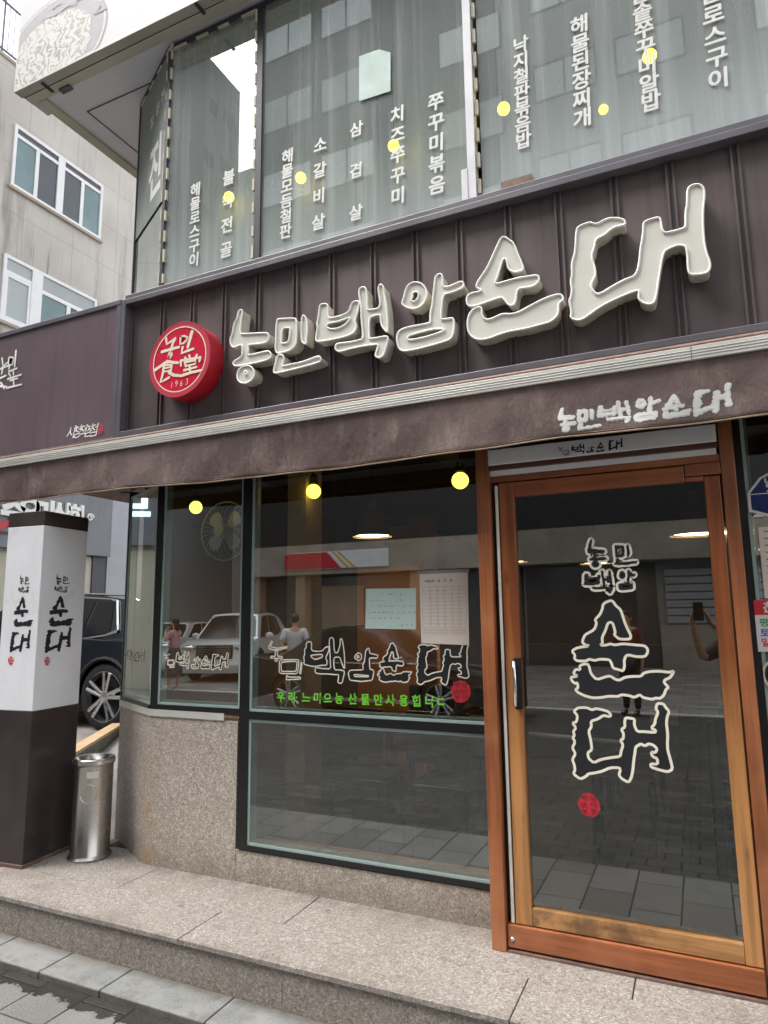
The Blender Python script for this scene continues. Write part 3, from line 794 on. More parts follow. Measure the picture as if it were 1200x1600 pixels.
# wide upper pane, wide lower pane, narrow pane, splayed pane, pane right of the door
W_UP = shop_window(FW, -2.426, .936, -.955, 2.36, [(-2.49, .176, -2.426, 2.40), (-2.426, .892, -.955, .936)], M['glass'])
W_LOW = shop_window(FW, -2.426, .202, -.955, .890, [(-2.426, .176, -.955, .202)], M['glass_low'])
W_LEFT = shop_window(FW, -3.128, .946, -2.492, 2.36, [(-3.18, .916, -3.128, 2.40), (-3.128, .916, -2.492, .946)], M['glass'])
cu = V((-3.735 + 3.19, .487 - .200, 0)).normalized() * -1
FC = Frame((-3.735, .49, 0), cu)
CLEN = (V((-3.735, .49, 0)) - V((-3.185, .205, 0))).length
W_CH = shop_window(FC, .014, .940, CLEN - .004, 2.36, [(0, .916, .014, 2.40), (.014, .916, CLEN - .006, .940)], M['glass'])
W_RIGHT = shop_window(FW, .225, .80, 1.75, 2.36, [(.190, .17, .225, 2.40), (.225, .772, 1.75, .80)], M['glass'])
W_RLOW = shop_window(FW, .225, .20, 1.75, .770, [(.225, .172, 1.75, .20)], M['glass'])

# outlined brush lettering on the panes
FG = FY(GL + .0055)
def boxed(items, off, mult): return [(k, (off[0] + b[0] / mult, off[1] + b[1] / mult, off[0] + b[2] / mult, off[1] + b[3] / mult)) for k, b in items]
KW = dict(omat=M['outline'], nofill=('nong2', 'min2'))
letters([(k, None) for k in ('nong2', 'min2', 'baek2', 'am2')] + boxed([('sun_top2', (283, 568, 497, 815)), ('sun_low2', (270, 788, 567, 912)), ('dae2', (592, 545, 1055, 938))], (540, 900), 5.4545), FG, W_UP, M['black_vinyl'], rnd, .001, olw=.0065, **KW)
letters(boxed([('nong2', (335, 1158, 370, 1202)), ('min2', (355, 1203, 402, 1252)), ('baek2', (405, 1150, 490, 1258)), ('am2', (500, 1183, 556, 1258)), ('sun_top2', (558, 1180, 612, 1232)), ('sun_low2', (556, 1226, 616, 1260)), ('dae2', (620, 1160, 726, 1268))], (170, 720), 3.871), FG, W_LEFT, M['black_vinyl'], rnd, .001, olw=.0062, **KW)
FCg = Frame(FC.p(0, 0, -.0055), FC.u)
letters(boxed([('nong2', (85, 1132, 108, 1205)), ('baek2', (108, 1140, 138, 1215)), ('am2', (138, 1150, 158, 1215)), ('sun_top2', (156, 1150, 178, 1192)), ('sun_low2', (156, 1190, 178, 1220)), ('dae2', (178, 1140, 214, 1226))], (170, 720), 3.871), FCg, W_CH, M['black_vinyl'], rnd, .001, olw=.007, **KW)
mb = MB()
gx0, gz = FG.hit(436, 1090); gx1, gz1 = FG.hit(694, 1096)
txt = '우 리·느·미·으  농·산·물·만·사·용·힙 니·ㄷ'
pos = [436, 456, 466, 474, 482, 494, 500, 510, 0, 0, 530, 539, 549, 559, 569, 579, 589, 598, 609, 619, 632, 642, 653, 0, 671, 681, 690]
q = 0
for i, c in enumerate('우리·느·미·으'):
    pass
chars = [('우', 439), ('리', 456), ('·', 468), ('느', 478), ('·', 488), ('미', 496), ('·', 505), ('으', 512), ('농', 530), ('·', 541), ('산', 551), ('·', 561), ('물', 571), ('·', 581), ('만', 591), ('·', 601), ('사', 610), ('·', 620), ('용', 631), ('·', 642), ('힙', 651), ('니', 671), ('·', 681), ('ㄷ', 689)]
for c, px in chars:
    a, b = FG.hit(px, 1089 + (px - 436) / 256 * 8)
    put(mb, c, FG, a, b, .060, .062, .0015, .03, 0, rnd)
mb.build('lettering', M['green'], W_UP)
mb = MB(); a, b = FG.hit(720, 1080)
mb.poly([roughen(circle(a, b, .052, .058, 24), .02, .003, rnd)], FG, .001)
mb.build('seal', M['seal'], W_UP)
def seal_marks(F, a, b, s, parent, off):
    mb = MB()
    for i in range(3):
        for j in range(2):
            put(mb, '백암순대농민'[i * 2 + j], F, a + (j - .5) * s * .8, b + (1 - i) * s * .55, s * .62, s * .5, off, .0)
    mb.build('seal_marks', M['outline'] if parent is None else M['seal_in'], parent)
M['seal_in'] = plain('seal_light', (.10, .012, .016, 1), .5)
seal_marks(FG, a, b, .055, W_UP, .0016)

# masonry, header, ceilings and the dim dining room behind the glass
mb = MB()
mb.box(-3.10, .205, 2.401, 1.9, .40, 3.42)
mb.add([FC.p(0, 2.401), FC.p(CLEN, 2.401), FC.p(CLEN, 3.42), FC.p(0, 3.42)], [(0, 1, 2, 3)])
mb.box(1.80, .20, 0, 2.0, 6, 2.40)
mb.box(-3.74, 6.0, 0, 2.0, 6.2, 8.4)
mb.box(-3.74, .64, 0, -3.66, 6.0, 3.42)
mb.box(1.92, .20, 2.42, 2.1, 6.0, 8.4)
mb.build('wall', M['store_dark'], B)
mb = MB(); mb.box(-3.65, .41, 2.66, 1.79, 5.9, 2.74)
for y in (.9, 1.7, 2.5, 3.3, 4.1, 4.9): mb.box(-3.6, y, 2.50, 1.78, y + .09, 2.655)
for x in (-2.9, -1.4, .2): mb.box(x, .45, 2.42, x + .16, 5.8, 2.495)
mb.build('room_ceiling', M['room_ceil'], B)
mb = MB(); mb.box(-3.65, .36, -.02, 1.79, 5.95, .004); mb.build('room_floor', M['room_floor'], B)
mb = MB(); mb.box(-3.65, 5.8, .006, 1.79, 5.9, 2.65); mb.box(1.70, .4, .006, 1.79, 5.79, 2.65); mb.box(-3.655, .66, .006, -3.60, 5.79, 2.65)
mb.build('room_wall', M['room_wall'], B)
mb = MB(); mb.box(-2.40, .55, .006, -2.26, .75, 2.64); mb.box(-1.05, .60, .006, -.97, .80, 2.64)
mb.build('inner_post', plain('inner_post_paint', srgb(198, 166, 122), .7), B)
mb = MB(); mb.box(-2.42, .26, .135, -.957, .38, .199); mb.build('inner_sill', plain('inner_sill_wood', (.80, .36, .18, 1), .5), B)
mb = MB(); mb.box(-3.3, 3.4, .006, -2.45, 3.48, 2.64); mb.box(-2.95, 2.6, .006, -2.30, 2.66, 1.95)
mb.build('warm_partition', M['room_warm'], B)
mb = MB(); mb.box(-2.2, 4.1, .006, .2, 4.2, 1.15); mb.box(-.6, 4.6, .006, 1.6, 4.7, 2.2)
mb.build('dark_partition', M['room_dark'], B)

# ------------------------------------------------------------------ upstairs glazing, soffit, fascia
UY = .10
FU = FY(UY)
zt = 5.535
xl = -3.12
xe, ye = -3.73, .42
m0, m1 = -2.345, -.915
ub = 3.50
def up_window(F, a0, a1, bars, z1=zt):
    fr = MB()
    for x0, y0, x1, y1, o in bars: fr.fbox(F, x0, y0, x1, y1, -.05, o)
    fr = fr.build('upper_window', M['mullion'], B)
    mb = MB(); mb.fbox(F, a0, ub, a1, z1, -.012, -.004); mb.build('pane', M['glass_up'], fr)
    return fr
U1 = up_window(FU, xl, m0 - .025, [(xl - .022, ub, xl, zt, .012), (xl, zt - .03, m0 - .025, zt, .012), (m0 - .025, ub, m0 + .02, zt, .012)])
U2 = up_window(FU, m0 + .02, m1 - .04, [(m0 + .02, zt - .02, m1 - .04, zt, .012)])
U3 = up_window(FU, m1 + .03, 1.9, [(m1 + .03, zt - .02, 1.9, zt, .012)])
du = V((xl - .022 - xe, UY - ye, 0))
FD = Frame((xe, ye, 0), du)
DL = du.length
U4 = up_window(FD, .02, DL, [(0, ub, .02, zt, .012), (.02, zt - .03, DL, zt, .012)])
mb = MB(); mb.fbox(FU, m1 - .04, ub, m1 + .004, zt, -.03, .03); mb.fbox(FU, m1 - .075, 3.55, m1 - .041, 3.86, -.01, .034)
mb.build('mullion', M['mullion_white'], U2)
def spacers(F, x, z0, z1, w, par, step=.155, hor=False):
    z = z0; r = random.Random(int(x * 100))
    while z < z1:
        mb = MB()
        h = step * r.uniform(.42, .6)
        if hor: mb.fbox(F, z, x, z + h, x + w, -.002, .014)
        else: mb.fbox(F, x, z, x + w, z + h, -.002, .014)
        mb.build('spacer_block', M['spacer'], par)
        z += step * r.uniform(.95, 1.05)
spacers(FU, m1 + .008, 3.56, zt, .018, U3)
spacers(FU, m0 - .041, 3.56, zt, .014, U1)
spacers(FU, xl + .001, 3.56, zt, .012, U1)
spacers(FD, DL - .014, 3.56, zt, .013, U4)
spacers(FU, zt - .046, xl + .02, m0 - .05, .014, U1, .2, True)
spacers(FD, zt - .046, .03, DL - .03, .014, U4, .2, True)
# rust runs at the sill of the right pane
mb = MB()
a, b = FU.hit(783, 289); a2, b2 = FU.hit(832, 280)
mb.fbox(FU, a, b - .03, a2, b + .012, .001, .006); mb.build('rusty_flashing', M['rust'], U3)
mb = MB(); FUt = FY(UY - .003)
def upcol(text, t, b_, size, par):
    column(par, text, FUt, t, b_, size, .024, .002)
upcol('해물로스구이', (306, 286), (303, 418), .96, U1)
upcol('불낙전골', (358, 266), (353, 403), .70, U1)
upcol('해물모듬철판', (450, 233), (446, 374), .96, U2)
upcol('소갈비살', (501, 215), (497, 360), .66, U2)
upcol('삼겹살', (557, 191), (556, 345), .46, U2)
upcol('치즈쭈꾸미', (621, 167), (622, 320), .84, U2)
upcol('쭈꾸미볶음', (681, 146), (683, 304), .88, U2)
upcol('낙지철판볶음밥', (813, 58), (818, 233), 1.0, U3)
upcol('해물된장찌개', (905, 25), (911, 200), .98, U3)
upcol('돌솥쭈꾸미알밥', (1000, -22), (1018, 174), 1.02, U3)
upcol('해물로스구이', (1108, -58), (1124, 141), .92, U3)
FDt = Frame(FD.p(0, 0, .003), FD.u)
m = MB()
for c, px, py, sz in (('전', 255, 150, .10), ('문', 247, 170, .10), ('점', 238, 192, .10), ('진', 243, 265, .42)):
    m = MB(); a, b = FDt.hit(px, py); put(m, c, FDt, min(a, DL - sz * .4), b, sz * (.95 if sz < .2 else .80), sz * (1.0 if sz < .2 else 1.15), .002, .03); m.build('letter', M['white'], U4)
mb = MB(); mb.fbox(FD, .02, 4.35, DL, zt - .03, .0035, .0045); mb.build('film', plain('grey_film', srgb(140, 146, 142), .6), U4)
# frosted paper stuck inside the middle pane
FPp = FY(UY - .006)
mb = MB(); mb.poly([[FPp.hit(*p) for p in ((561, 88), (592, 77), (610, 82), (610, 142), (561, 158))]], FPp, 0, .002)
mb.build('window_paper', plain('pale_film', srgb(206, 226, 218), .7), U2)
# sheer curtains upstairs
def sheer(x0, x1):
    r_ = random.Random(int(-x0 * 50)); ph = [r_.uniform(0, 6) for _ in range(3)]
    def f(u, v_):
        x = x0 + (x1 - x0) * u
        return (x, .34 + .022 * math.sin(x * 42 + ph[0]) + .012 * math.sin(x * 91 + ph[1] + v_), 3.44 + 2.1 * v_)
    tag(MB().grid(f, int((x1 - x0) * 120), 4).build('curtain', M['sheer'], B, smooth=80))
M['sheer'] = plain('sheer_curtain', srgb(196, 202, 200), .9, 0, .05, 3)
sheer(-3.02, -2.50); sheer(-2.26, -1.62); sheer(-1.50, -1.04)
# upstairs room
mb = MB(); mb.box(-3.70, 4.9, 3.43, 1.9, 5.0, 5.6); mb.box(-3.70, .5, 3.41, 1.9, 4.9, 3.43); mb.box(-3.70, .5, 5.60, 1.9, 4.9, 5.7); mb.box(-3.75, .5, 3.43, -3.70, 4.9, 5.6)
mb.build('upper_room_wall', M['up_room'], B)
# soffit and boxed fascia above
SZ = zt + .002
mb = MB(); mb.box(-4.40, .052, SZ + .02, 1.9, 1.9, SZ + .06); mb.build('soffit', M['soffit'], B)
mb = MB(); mb.box(-4.20, .30, SZ + .012, -3.0, .304, SZ + .02); mb.box(-4.20, .304, SZ + .012, -4.196, 1.9, SZ + .02); mb.build('soffit_joint', M['mullion'], B)
mb = MB(); mb.box(-4.53, -.10, SZ, 1.9, -.03, SZ + .02); mb.build('fascia_trim', M['trim_beige'], B, bevel=.004)
mb = MB(); mb.box(-4.51, -.027, SZ - .003, 1.9, .048, SZ + .1); mb.box(-4.46, .051, SZ - .002, -4.37, 1.9, SZ + .09); mb.build('fascia_trim', M['trim_yellow'], B, bevel=.004)
mb = MB(); mb.box(-4.512, -.0295, SZ - .002, 1.9, -.0275, SZ + .02); mb.build('fascia_joint', M['mullion'], B)
for px, py in ((74, 136), (312, 12)):
    p = atZ(px, py, SZ - .004); mb = MB(); mb.box(p.x - .012, p.y - .05, SZ - .012, p.x + .012, p.y + .05, SZ - .0035); mb.build('bracket', M['mullion'], B)
p = atZ(102, 138, SZ - .004); mb = MB(); mb.box(p.x - .05, p.y - .02, SZ - .02, p.x + .06, p.y + .025, SZ - .004); mb.build('bracket', M['frame_grey'], B)
BN = MB(); BN.box(-4.53, -.095, SZ + .021, 1.9, .2, 8.4); BN.box(-4.53, .2, SZ + .1, -4.4, 2.0, 8.4); BN.box(-4.399, .201, 8.2, 1.9, 5.99, 8.4)
BN = BN.build('banner_wall', M['banner'], B)
FB = FY(-.0955)
mb = MB(); bz0 = SZ + .023
bx, bz = -4.12, 5.77
def clipz(L): return [(max(-4.528, a), max(bz0, b)) for a, b in L]
mb.poly([clipz(circle(bx, bz + .02, .56, .42, 48))], FB, .001); mb.build('print_bowl', M['banner_grey'], BN)
mb = MB(); mb.ribbon(clipz(circle(bx, bz + .02, .535, .40, 48)), FB, .0014, .02); mb.build('print_rim', M['banner_light'], BN)
def m_noodle():
    t = NT('printed_noodles'); w_ = t.coord((1, 1, 1.5), 'World')
    wv = t.n('TexWave'); wv.inputs['Scale'].default_value = 4; wv.inputs['Distortion'].default_value = 14; wv.inputs['Detail'].default_value = 3; wv.inputs['Detail Scale'].default_value = 2.2; t.l(w_, wv.inputs['Vector'])
    n1 = t.noise(w_, 6, 5, .65)
    f = t.math('ADD', t.math('MULTIPLY', wv.outputs['Fac'], .45), t.math('MULTIPLY', n1, .75))
    return t.done(t.bsdf(t.ramp(f, [(.36, srgb(150, 150, 152)), (.50, srgb(184, 183, 180)), (.62, srgb(214, 211, 204))]), .6))
mb = MB(); rq = random.Random(9); mb.poly([clipz(roughen(circle(bx - .03, bz - .03, .43, .33, 40), .05, .012, rq))], FB, .0018); mb.build('print_noodles', m_noodle(), BN)
mb = MB()
for i, L in enumerate(([(65, 32), (75, 12), (90, 22), (84, 8)], [(76, 14), (95, 2), (118, 6)], [(68, 26), (88, 20), (110, 4), (130, -6)], [(150, 18), (158, 4), (164, 14), (152, 22)])):
    mb.poly([stroke([FB.hit(*p) for p in L], .06, .04)], FB, .003 + i * .0002)
mb.build('print_script', M['banner_grey'], BN)
# ================================================================== SIGNS
FR0, FR1 = -.10, -.04
S = thing('shop_signboard', 'long dark brown metal fascia sign with big pale raised brush letters', 'sign', (-1.2, -.05, 2.6))
SX0, SX1 = -3.272, 1.9
mb = MB(); mb.box(SX0 + .05, SIGN_Y, 2.62, SX1, .02, 3.545); mb.build('backing_sheet', M['sign'], S)
mb = MB(); mb.box(SX0, FR0, 3.504, SX1, SIGN_Y + .01, 3.540); mb.box(SX0, FR0, 2.614, SX1, SIGN_Y + .01, 2.648); mb.box(SX0 - .004, FR0 - .002, 2.612, SX0 + .032, SIGN_Y + .012, 3.542)
mb.build('frame', M['frame_grey'], S, bevel=.003)
mb = MB(); mb.box(SX0, -.075, 3.552, SX1, .098, 3.585); mb.build('cap_flashing', M['frame_grey'], S, bevel=.003)
mb = MB(); mb.box(SX0 + .01, -.06, 3.541, SX1, .095, 3.551); mb.build('cap_gap', M['dark'], S)
seams = [(203.5, 530), (256, 486), (303, 468), (352.5, 455), (405, 440), (463, 428), (520, 417), (584, 403), (650, 395), (718, 357), (794, 334), (872, 312), (959, 288), (1046, 264), (1147, 232)]
sxs = [atY(a, b, SIGN_Y).x for a, b in seams]
sxs += [sxs[-1] + .235 * (i + 1) for i in range(6)]
for x in sxs:
    if x > SX1 - .05: continue
    mb = MB()
    for dx in (-.020, .008):
        mb.add([(x + dx, SIGN_Y, 2.649), (x + dx, SIGN_Y - .014, 2.649), (x + dx + .010, SIGN_Y - .014, 2.649), (x + dx + .012, SIGN_Y, 2.649), (x + dx, SIGN_Y, 3.503), (x + dx, SIGN_Y - .014, 3.503), (x + dx + .010, SIGN_Y - .014, 3.503), (x + dx + .012, SIGN_Y, 3.503)],
               [(0, 1, 5, 4), (1, 2, 6, 5), (2, 3, 7, 6)])
    mb.build('seam_rib', M['sign'], S)
# channel letters
TH = .083
for k in ('nong', 'min', 'baek', 'am', 'sun', 'dae'):
    for c in LIB[k]:
        L = [chaikin(l, 2) for l in c]
        face = MB().poly(L, FL, -.004).build('channel_letter', M['letter_face'], S)
        MB().poly(L, FL, 0, TH, front=False).build('return', M['letter_side'], face, smooth=40)
        mb = MB()
        for l in L: mb.tube([FL.p(a, b, .0) for a, b in l], .0052, 6, True)
        mb.build('trim', M['letter_trim'], face, smooth=60)
# round red sign
RY = -.17
FRd = FY(RY)
rc = FRd.hit(282, 561)
p0, p1 = FRd.hit(234.2, 574), FRd.hit(329.4, 546)
RR = (p1[0] - p0[0]) / 2 * 1.0
rc = ((p0[0] + p1[0]) / 2, (p0[1] + p1[1]) / 2 - .005)
RS = thing('round_sign', 'round red drum sign with cream brush lettering on the fascia', 'sign', (rc[0], RY + .1, rc[1]))
mb = MB(); mb.lathe([(RR - .012, RY + .0), (RR - .002, RY + .004), (RR, RY + .012), (RR, RY + .128)], (rc[0], 0, rc[1]), 72, 'y'); mb.build('drum', M['red_side'], RS, smooth=50)
fc = MB().poly([circle(*rc, RR - .008, n=72)], FRd, .0015).build('face', M['red'], RS)
MB().poly([circle(*rc, RR - .004, n=72), circle(*rc, RR * .865, n=72)[::-1]], FRd, .0028).build('rim_band', M['red_pale'], fc)
MB().poly([circle(*rc, RR * .875, n=72), circle(*rc, RR * .845, n=72)[::-1]], FRd, .0038).build('ring', M['cream'], fc)
MB().poly([circle(*rc, RR + .001, n=72), circle(*rc, RR - .006, n=72)[::-1]], FRd, .0045).build('edge', M['red_pale'], fc)
def zr(x, y): return FRd.hit(230 + x / 10, 490 + y / 10)
mb = MB()
strokes = [([(300, 385), (312, 478), (375, 440), (445, 392)], .030), ([(440, 395), (405, 470), (378, 560)], .036), ([(235, 600), (370, 560), (500, 525)], .034), ([(385, 590), (350, 620), (332, 680), (360, 698), (392, 650), (386, 600)], .026),
           ([(530, 360), (520, 478), (575, 462), (612, 430), (638, 372), (585, 352), (530, 362)], .026), ([(705, 288), (675, 400), (640, 525)], .042), ([(560, 530), (545, 622), (620, 590), (728, 553)], .032),
           ([(125, 885), (220, 820), (320, 748), (400, 765), (485, 770)], .036), ([(275, 815), (330, 805), (385, 808)], .022), ([(262, 860), (385, 835)], .020), ([(255, 915), (380, 885)], .020), ([(268, 815), (250, 950), (215, 1078), (290, 1035), (350, 1000)], .032), ([(392, 812), (375, 920)], .026), ([(345, 920), (420, 965), (505, 972)], .036), ([(320, 770), (335, 800)], .02),
           ([(600, 690), (625, 728)], .026), ([(665, 658), (682, 712)], .026), ([(785, 650), (755, 698)], .028), ([(530, 742), (537, 820)], .028), ([(530, 740), (680, 712), (830, 690)], .026), ([(835, 690), (825, 745)], .034), ([(595, 765), (612, 830)], .026), ([(595, 768), (770, 730), (755, 790)], .026), ([(612, 822), (760, 790)], .022), ([(672, 830), (682, 930)], .028), ([(585, 890), (780, 838)], .026), ([(535, 978), (690, 925), (855, 890)], .032)]
for i, (L, w_) in enumerate(strokes):
    w_ *= .58
    mb.poly([stroke([zr(*p) for p in L], w_, w_ * .85)], FRd, .003 + i * .0001)
for c, x, y in (('1', 385, 1120), ('9', 458, 1100), ('6', 535, 1090), ('3', 622, 1065)):
    a, b = zr(x, y); put(mb, c, FRd, a + .012, b, .045, .055, .004, -.01, .1)
mb.build('lettering', M['cream'], fc)

# flat sign sheet to the left
LS = thing('side_signboard', 'plain plum brown sign sheet with small white brush writing, left of the raised letters', 'sign', (-4.4, -.05, 2.6))
mb = MB(); mb.box(-6.4, FR0 + .008, 2.62, SX0 - .035, .3, 3.52); mb.build('sheet', M['sign_side'], LS)
mb = MB(); mb.box(-6.4, FR0 - .004, 3.514, SX0 - .006, .3, 3.548); mb.box(SX0 - .045, FR0 - .001, 2.614, SX0 - .006, -.06, 3.5135); mb.box(-6.4, FR0 - .003, 2.60, SX0 - .006, -.06, 2.6195); mb.build('frame', M['frame_grey'], LS, bevel=.003)
FLs = FY(FR0 + .0065)
mb = MB()
def zl(x, y): return FLs.hit(x / 2.857, 460 + y / 2.857)
st = [([(10, 285), (14, 320), (40, 300)], .02), ([(-5, 335), (45, 315)], .02), ([(15, 320), (8, 355)], .02), ([(40, 280), (38, 320), (58, 312), (60, 282), (40, 280)], .016), ([(72, 252), (66, 322)], .022), ([(42, 325), (40, 345), (76, 330)], .02),
      ([(-30, 400), (0, 375), (28, 362)], .02), ([(5, 395), (20, 420)], .02), ([(0, 410), (30, 412)], .018), ([(40, 352), (48, 365)], .016), ([(60, 345), (62, 360)], .016), ([(36, 378), (96, 358)], .018), ([(46, 385), (80, 375)], .016), ([(60, 378), (64, 410)], .018), ([(32, 418), (97, 402)], .018)]
for i, (L, w_) in enumerate(st): mb.poly([stroke([zl(*p) for p in L], w_ * .9, w_ * .7)], FLs, .001 + i * .0001)
for c, x in (('시', 318), ('청', 345), ('직', 370), ('영', 395), ('점', 419)):
    a, b = zl(x, 618 - (x - 318) * .1); put(mb, c, FLs, a, b, .098, .092, .001, .004, .25, rnd)
mb.build('lettering', plain('faded_white', srgb(236, 232, 228), .6), LS)
a, b = zl(448, 602)
mb = MB(); mb.poly([roughen(circle(a, b, .026, .036, 20), .02, .002, rnd)], FLs, .001); sl_ = mb.build('seal', plain('faded_seal', srgb(178, 62, 74), .5), LS)
mb = MB(); put(mb, '백', FLs, a, b + .013, .03, .026, .0018, 0); put(mb, '암', FLs, a, b - .013, .03, .026, .0018, 0); mb.build('seal_marks', M['sign_side'], sl_)

# ------------------------------------------------------------------ awning
A = thing('awning', 'faded brown fabric awning with pale front rail and white brush lettering', 'awning', (-1.8, -.2, 2.5))
def vb(x):
    T_ = [(-6.4, 2.258), (-4.19, 2.260), (-3.58, 2.258), (-3.04, 2.252), (-2.5, 2.236), (-2.11, 2.228), (-1.49, 2.230), (-.86, 2.232), (-.48, 2.246), (-.167, 2.242), (.144, 2.238), (1.8, 2.236)]
    for (a, b), (c, d) in zip(T_, T_[1:]):
        if x <= c: return b + (d - b) * (x - a) / (c - a)
    return T_[-1][1]
def cloth_y(x, z):
    t = (2.50 - z) / .26
    wv = .009 * math.sin(x * 3.1 + 1) + .006 * math.sin(x * 7.7 + z * 9) + .004 * math.sin(x * 15 - z * 22)
    return -.195 + .018 * t + wv * t
NX = 260
def cl(u, v_):
    x = -6.4 + 8.2 * u; zb = vb(x) + .003 * math.sin(x * 5.3); z = 2.505 + (zb - 2.505) * v_
    return (x, cloth_y(x, z), z)
ck = MB().grid(lambda u, v_: cl(u, 1 - v_), NX, 12)
ck = ck.build('fabric', M['cloth'], A, smooth=80)
sm = ck.modifiers.new('thickness', 'SOLIDIFY'); sm.thickness = .003; sm.offset = 1
mb = MB(); pts = []
for i in range(NX + 1):
    x, y, z = cl(i / NX, 1); pts.append((x, y - .001, z + .001))
mb.tube(pts, .0042, 6)
pts = [(x, y - .0022, z + .011) for x, y, z in pts]; mb.tube(pts, .0014, 4)
mb.build('hem', M['hem'], ck, smooth=60)
mb = MB(); mb.box(-6.4, -.212, 2.497, 1.8, -.13, 2.555)
for z in (2.512, 2.524, 2.536): mb.box(-6.4, -.2145, z, 1.8, -.2115, z + .003)
mb.build('front_rail', M['alu'], A, bevel=.002)
mb = MB(); p = atY(1080, 550, -.213); mb.box(p.x - .0012, -.2152, 2.498, p.x + .0012, -.211, 2.555); mb.build('rail_joint', M['frame_grey'], A)
mb = MB(); mb.tube([(-6.4, -.15, 2.580), (1.8, -.15, 2.580)], .014, 8); mb.box(-6.4, -.13, 2.556, 1.8, -.07, 2.592); mb.build('roller_cover', M['rust'], A)
mb = MB(); mb.box(-6.4, -.125, 2.33, 1.8, .06, 2.555); mb.build('awning_case', M['dark'], A)
fab_map = lambda a, b, o: V((a, cloth_y(a, b) - .0022 - o, b))
FAw = FY(-.186)
letters(boxed([('nong', (50, 183, 165, 345)), ('min', (163, 188, 315, 328)), ('baek', (290, 140, 500, 300)), ('am', (515, 112, 695, 275)), ('sun', (695, 95, 880, 255)), ('dae', (880, 35, 1138, 235))], (860, 590), 4), FAw, ck, M['white'], rnd, .001, M['white'], .0045, .016, fab_map)

# canopy over the passage at the left end
CP = thing('side_canopy', 'low brown canopy underside over the passage left of the shop', 'canopy', (-5, .8, 2.5))
xc = atZ(104, 768, 2.5).x
mb = MB(); mb.box(xc, .07, 2.50, -3.76, 3.2, 2.60); mb.build('canopy_slab', M['rust'], CP)
for x, y in ((-4.2, .9), (-4.2, 2.0)):
    mb = MB(); mb.lathe([(.05, 2.492), (.05, 2.50)], (x, y, 0), 16); mb.build('downlight', M['store_dark'], CP)

# lightbox over the door
LB = thing('lightbox_sign', 'slim white light box with black brush name above the wooden door', 'sign', (-.4, 0, 2.2))
ly = .02
mb = MB(); mb.box(-.918, ly, 2.200, .122, .30, 2.278); lf = mb.build('face', M['white_plastic'], LB, bevel=.004)
mb = MB(); mb.box(-.925, ly + .006, 2.178, .128, .30, 2.199); mb.build('frame', plain('lightbox_frame', (.09, .035, .022, 1), .5), LB)
mb = MB(); mb.box(-.905, ly + .028, 2.150, .118, .30, 2.177); mb.build('underside', M['white_plastic'], LB)
FLb = FY(ly - .0005)
letters(boxed([('nong2', (48, 430, 85, 462)), ('min2', (75, 453, 120, 490))], (860, 590), 4), FLb, lf, M['black_vinyl'], rnd, .001, M['ink_thin'], .0022, nofill=('nong2', 'min2'))
letters(boxed([('baek2', (128, 410, 215, 482)), ('am2', (222, 425, 280, 472)), ('sun_top2', (287, 400, 338, 452)), ('sun_low2', (283, 446, 342, 468)), ('dae2', (358, 376, 456, 458))], (860, 590), 4), FLb, lf, M['black_vinyl'], rnd, .001)

# ------------------------------------------------------------------ the door
DY = .046
D = thing('wooden_door', 'orange brown wooden door with one big glass pane and black brush lettering', 'door', (-.36, DY + .02, 0))
mb = MB(); mb.box(-.952, DY - .03, 0, -.887, .32, 2.40); mb.build('jamb', M['jamb'], D, bevel=.003)
mb = MB(); mb.box(.130, DY - .002, 0, .185, .32, 2.40); mb.build('jamb', M['jamb'], D, bevel=.003)
mb = MB(); mb.box(-.886, DY + .006, 2.118, .129, .14, 2.152); mb.build('head_frame', M['jamb_x'], D, bevel=.002)
mb = MB(); mb.box(-.886, DY + .03, .02, -.846, .14, 2.117); mb.build('rebate', M['dark'], D)
mb = MB(); mb.box(-.866, DY - .004, .115, -.852, DY + .028, 2.10); mb.build('seal_strip', M['strip'], D, bevel=.002)
L0, L1 = -.845, .122
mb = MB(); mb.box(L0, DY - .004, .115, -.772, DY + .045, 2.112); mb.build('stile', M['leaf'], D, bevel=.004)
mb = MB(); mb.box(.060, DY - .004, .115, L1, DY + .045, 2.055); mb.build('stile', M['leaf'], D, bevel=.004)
mb = MB(); mb.box(-.771, DY - .003, 2.040, -.016, DY + .044, 2.110); mb.box(-.014, DY - .003, 2.040, .059, DY + .044, 2.058); mb.build('top_rail', M['leaf_x'], D, bevel=.003)
mb = MB(); mb.box(-.012, DY - .006, 2.062, .128, DY + .05, 2.114); mb.build('closer_block', M['leaf_x'], D, bevel=.002)
mb = MB(); mb.box(-.771, DY - .003, .116, .059, DY + .044, .190); mb.build('bottom_rail', M['leaf_low'], D, bevel=.004)
mb = MB(); mb.box(-.882, DY - .016, .018, .122, DY + .045, .112); mb.build('kick_rail', M['jamb_x'], D, bevel=.004)
mb = MB(); mb.lathe([(0, -.008), (.007, -.008), (.0125, -.003), (.014, .004)][::-1], (-.862, DY - .014, .052), 20, 'y'); mb.build('bolt', M['steel'], D, smooth=40)
mb = MB(); mb.box(-.88, .02, .001, .128, .2, .010); mb.build('threshold', M['rust'], D)
mb = MB(); mb.box(-.772, DY + .020, .188, .060, DY + .026, 2.042); pane = mb.build('pane', M['glass_door'], D)
FDo = FY(DY + .0195)
letters(boxed([('nong', (390, 62, 482, 192)), ('min', (510, 86, 614, 180)), ('baek', (374, 204, 508, 308)), ('am', (526, 202, 612, 292))], (780, 820), 2.857), FDo, pane, M['black_vinyl'], rnd, .001, M['outline'], .013, .012)
letters([(k, None) for k in ('sun_top2', 'sun_low2', 'dae2')], FDo, pane, M['black_vinyl'], rnd, .001, M['outline'], .0115)
a, b = FDo.hit(740 + 471 / 2.609, 1200 + 150 / 2.609)
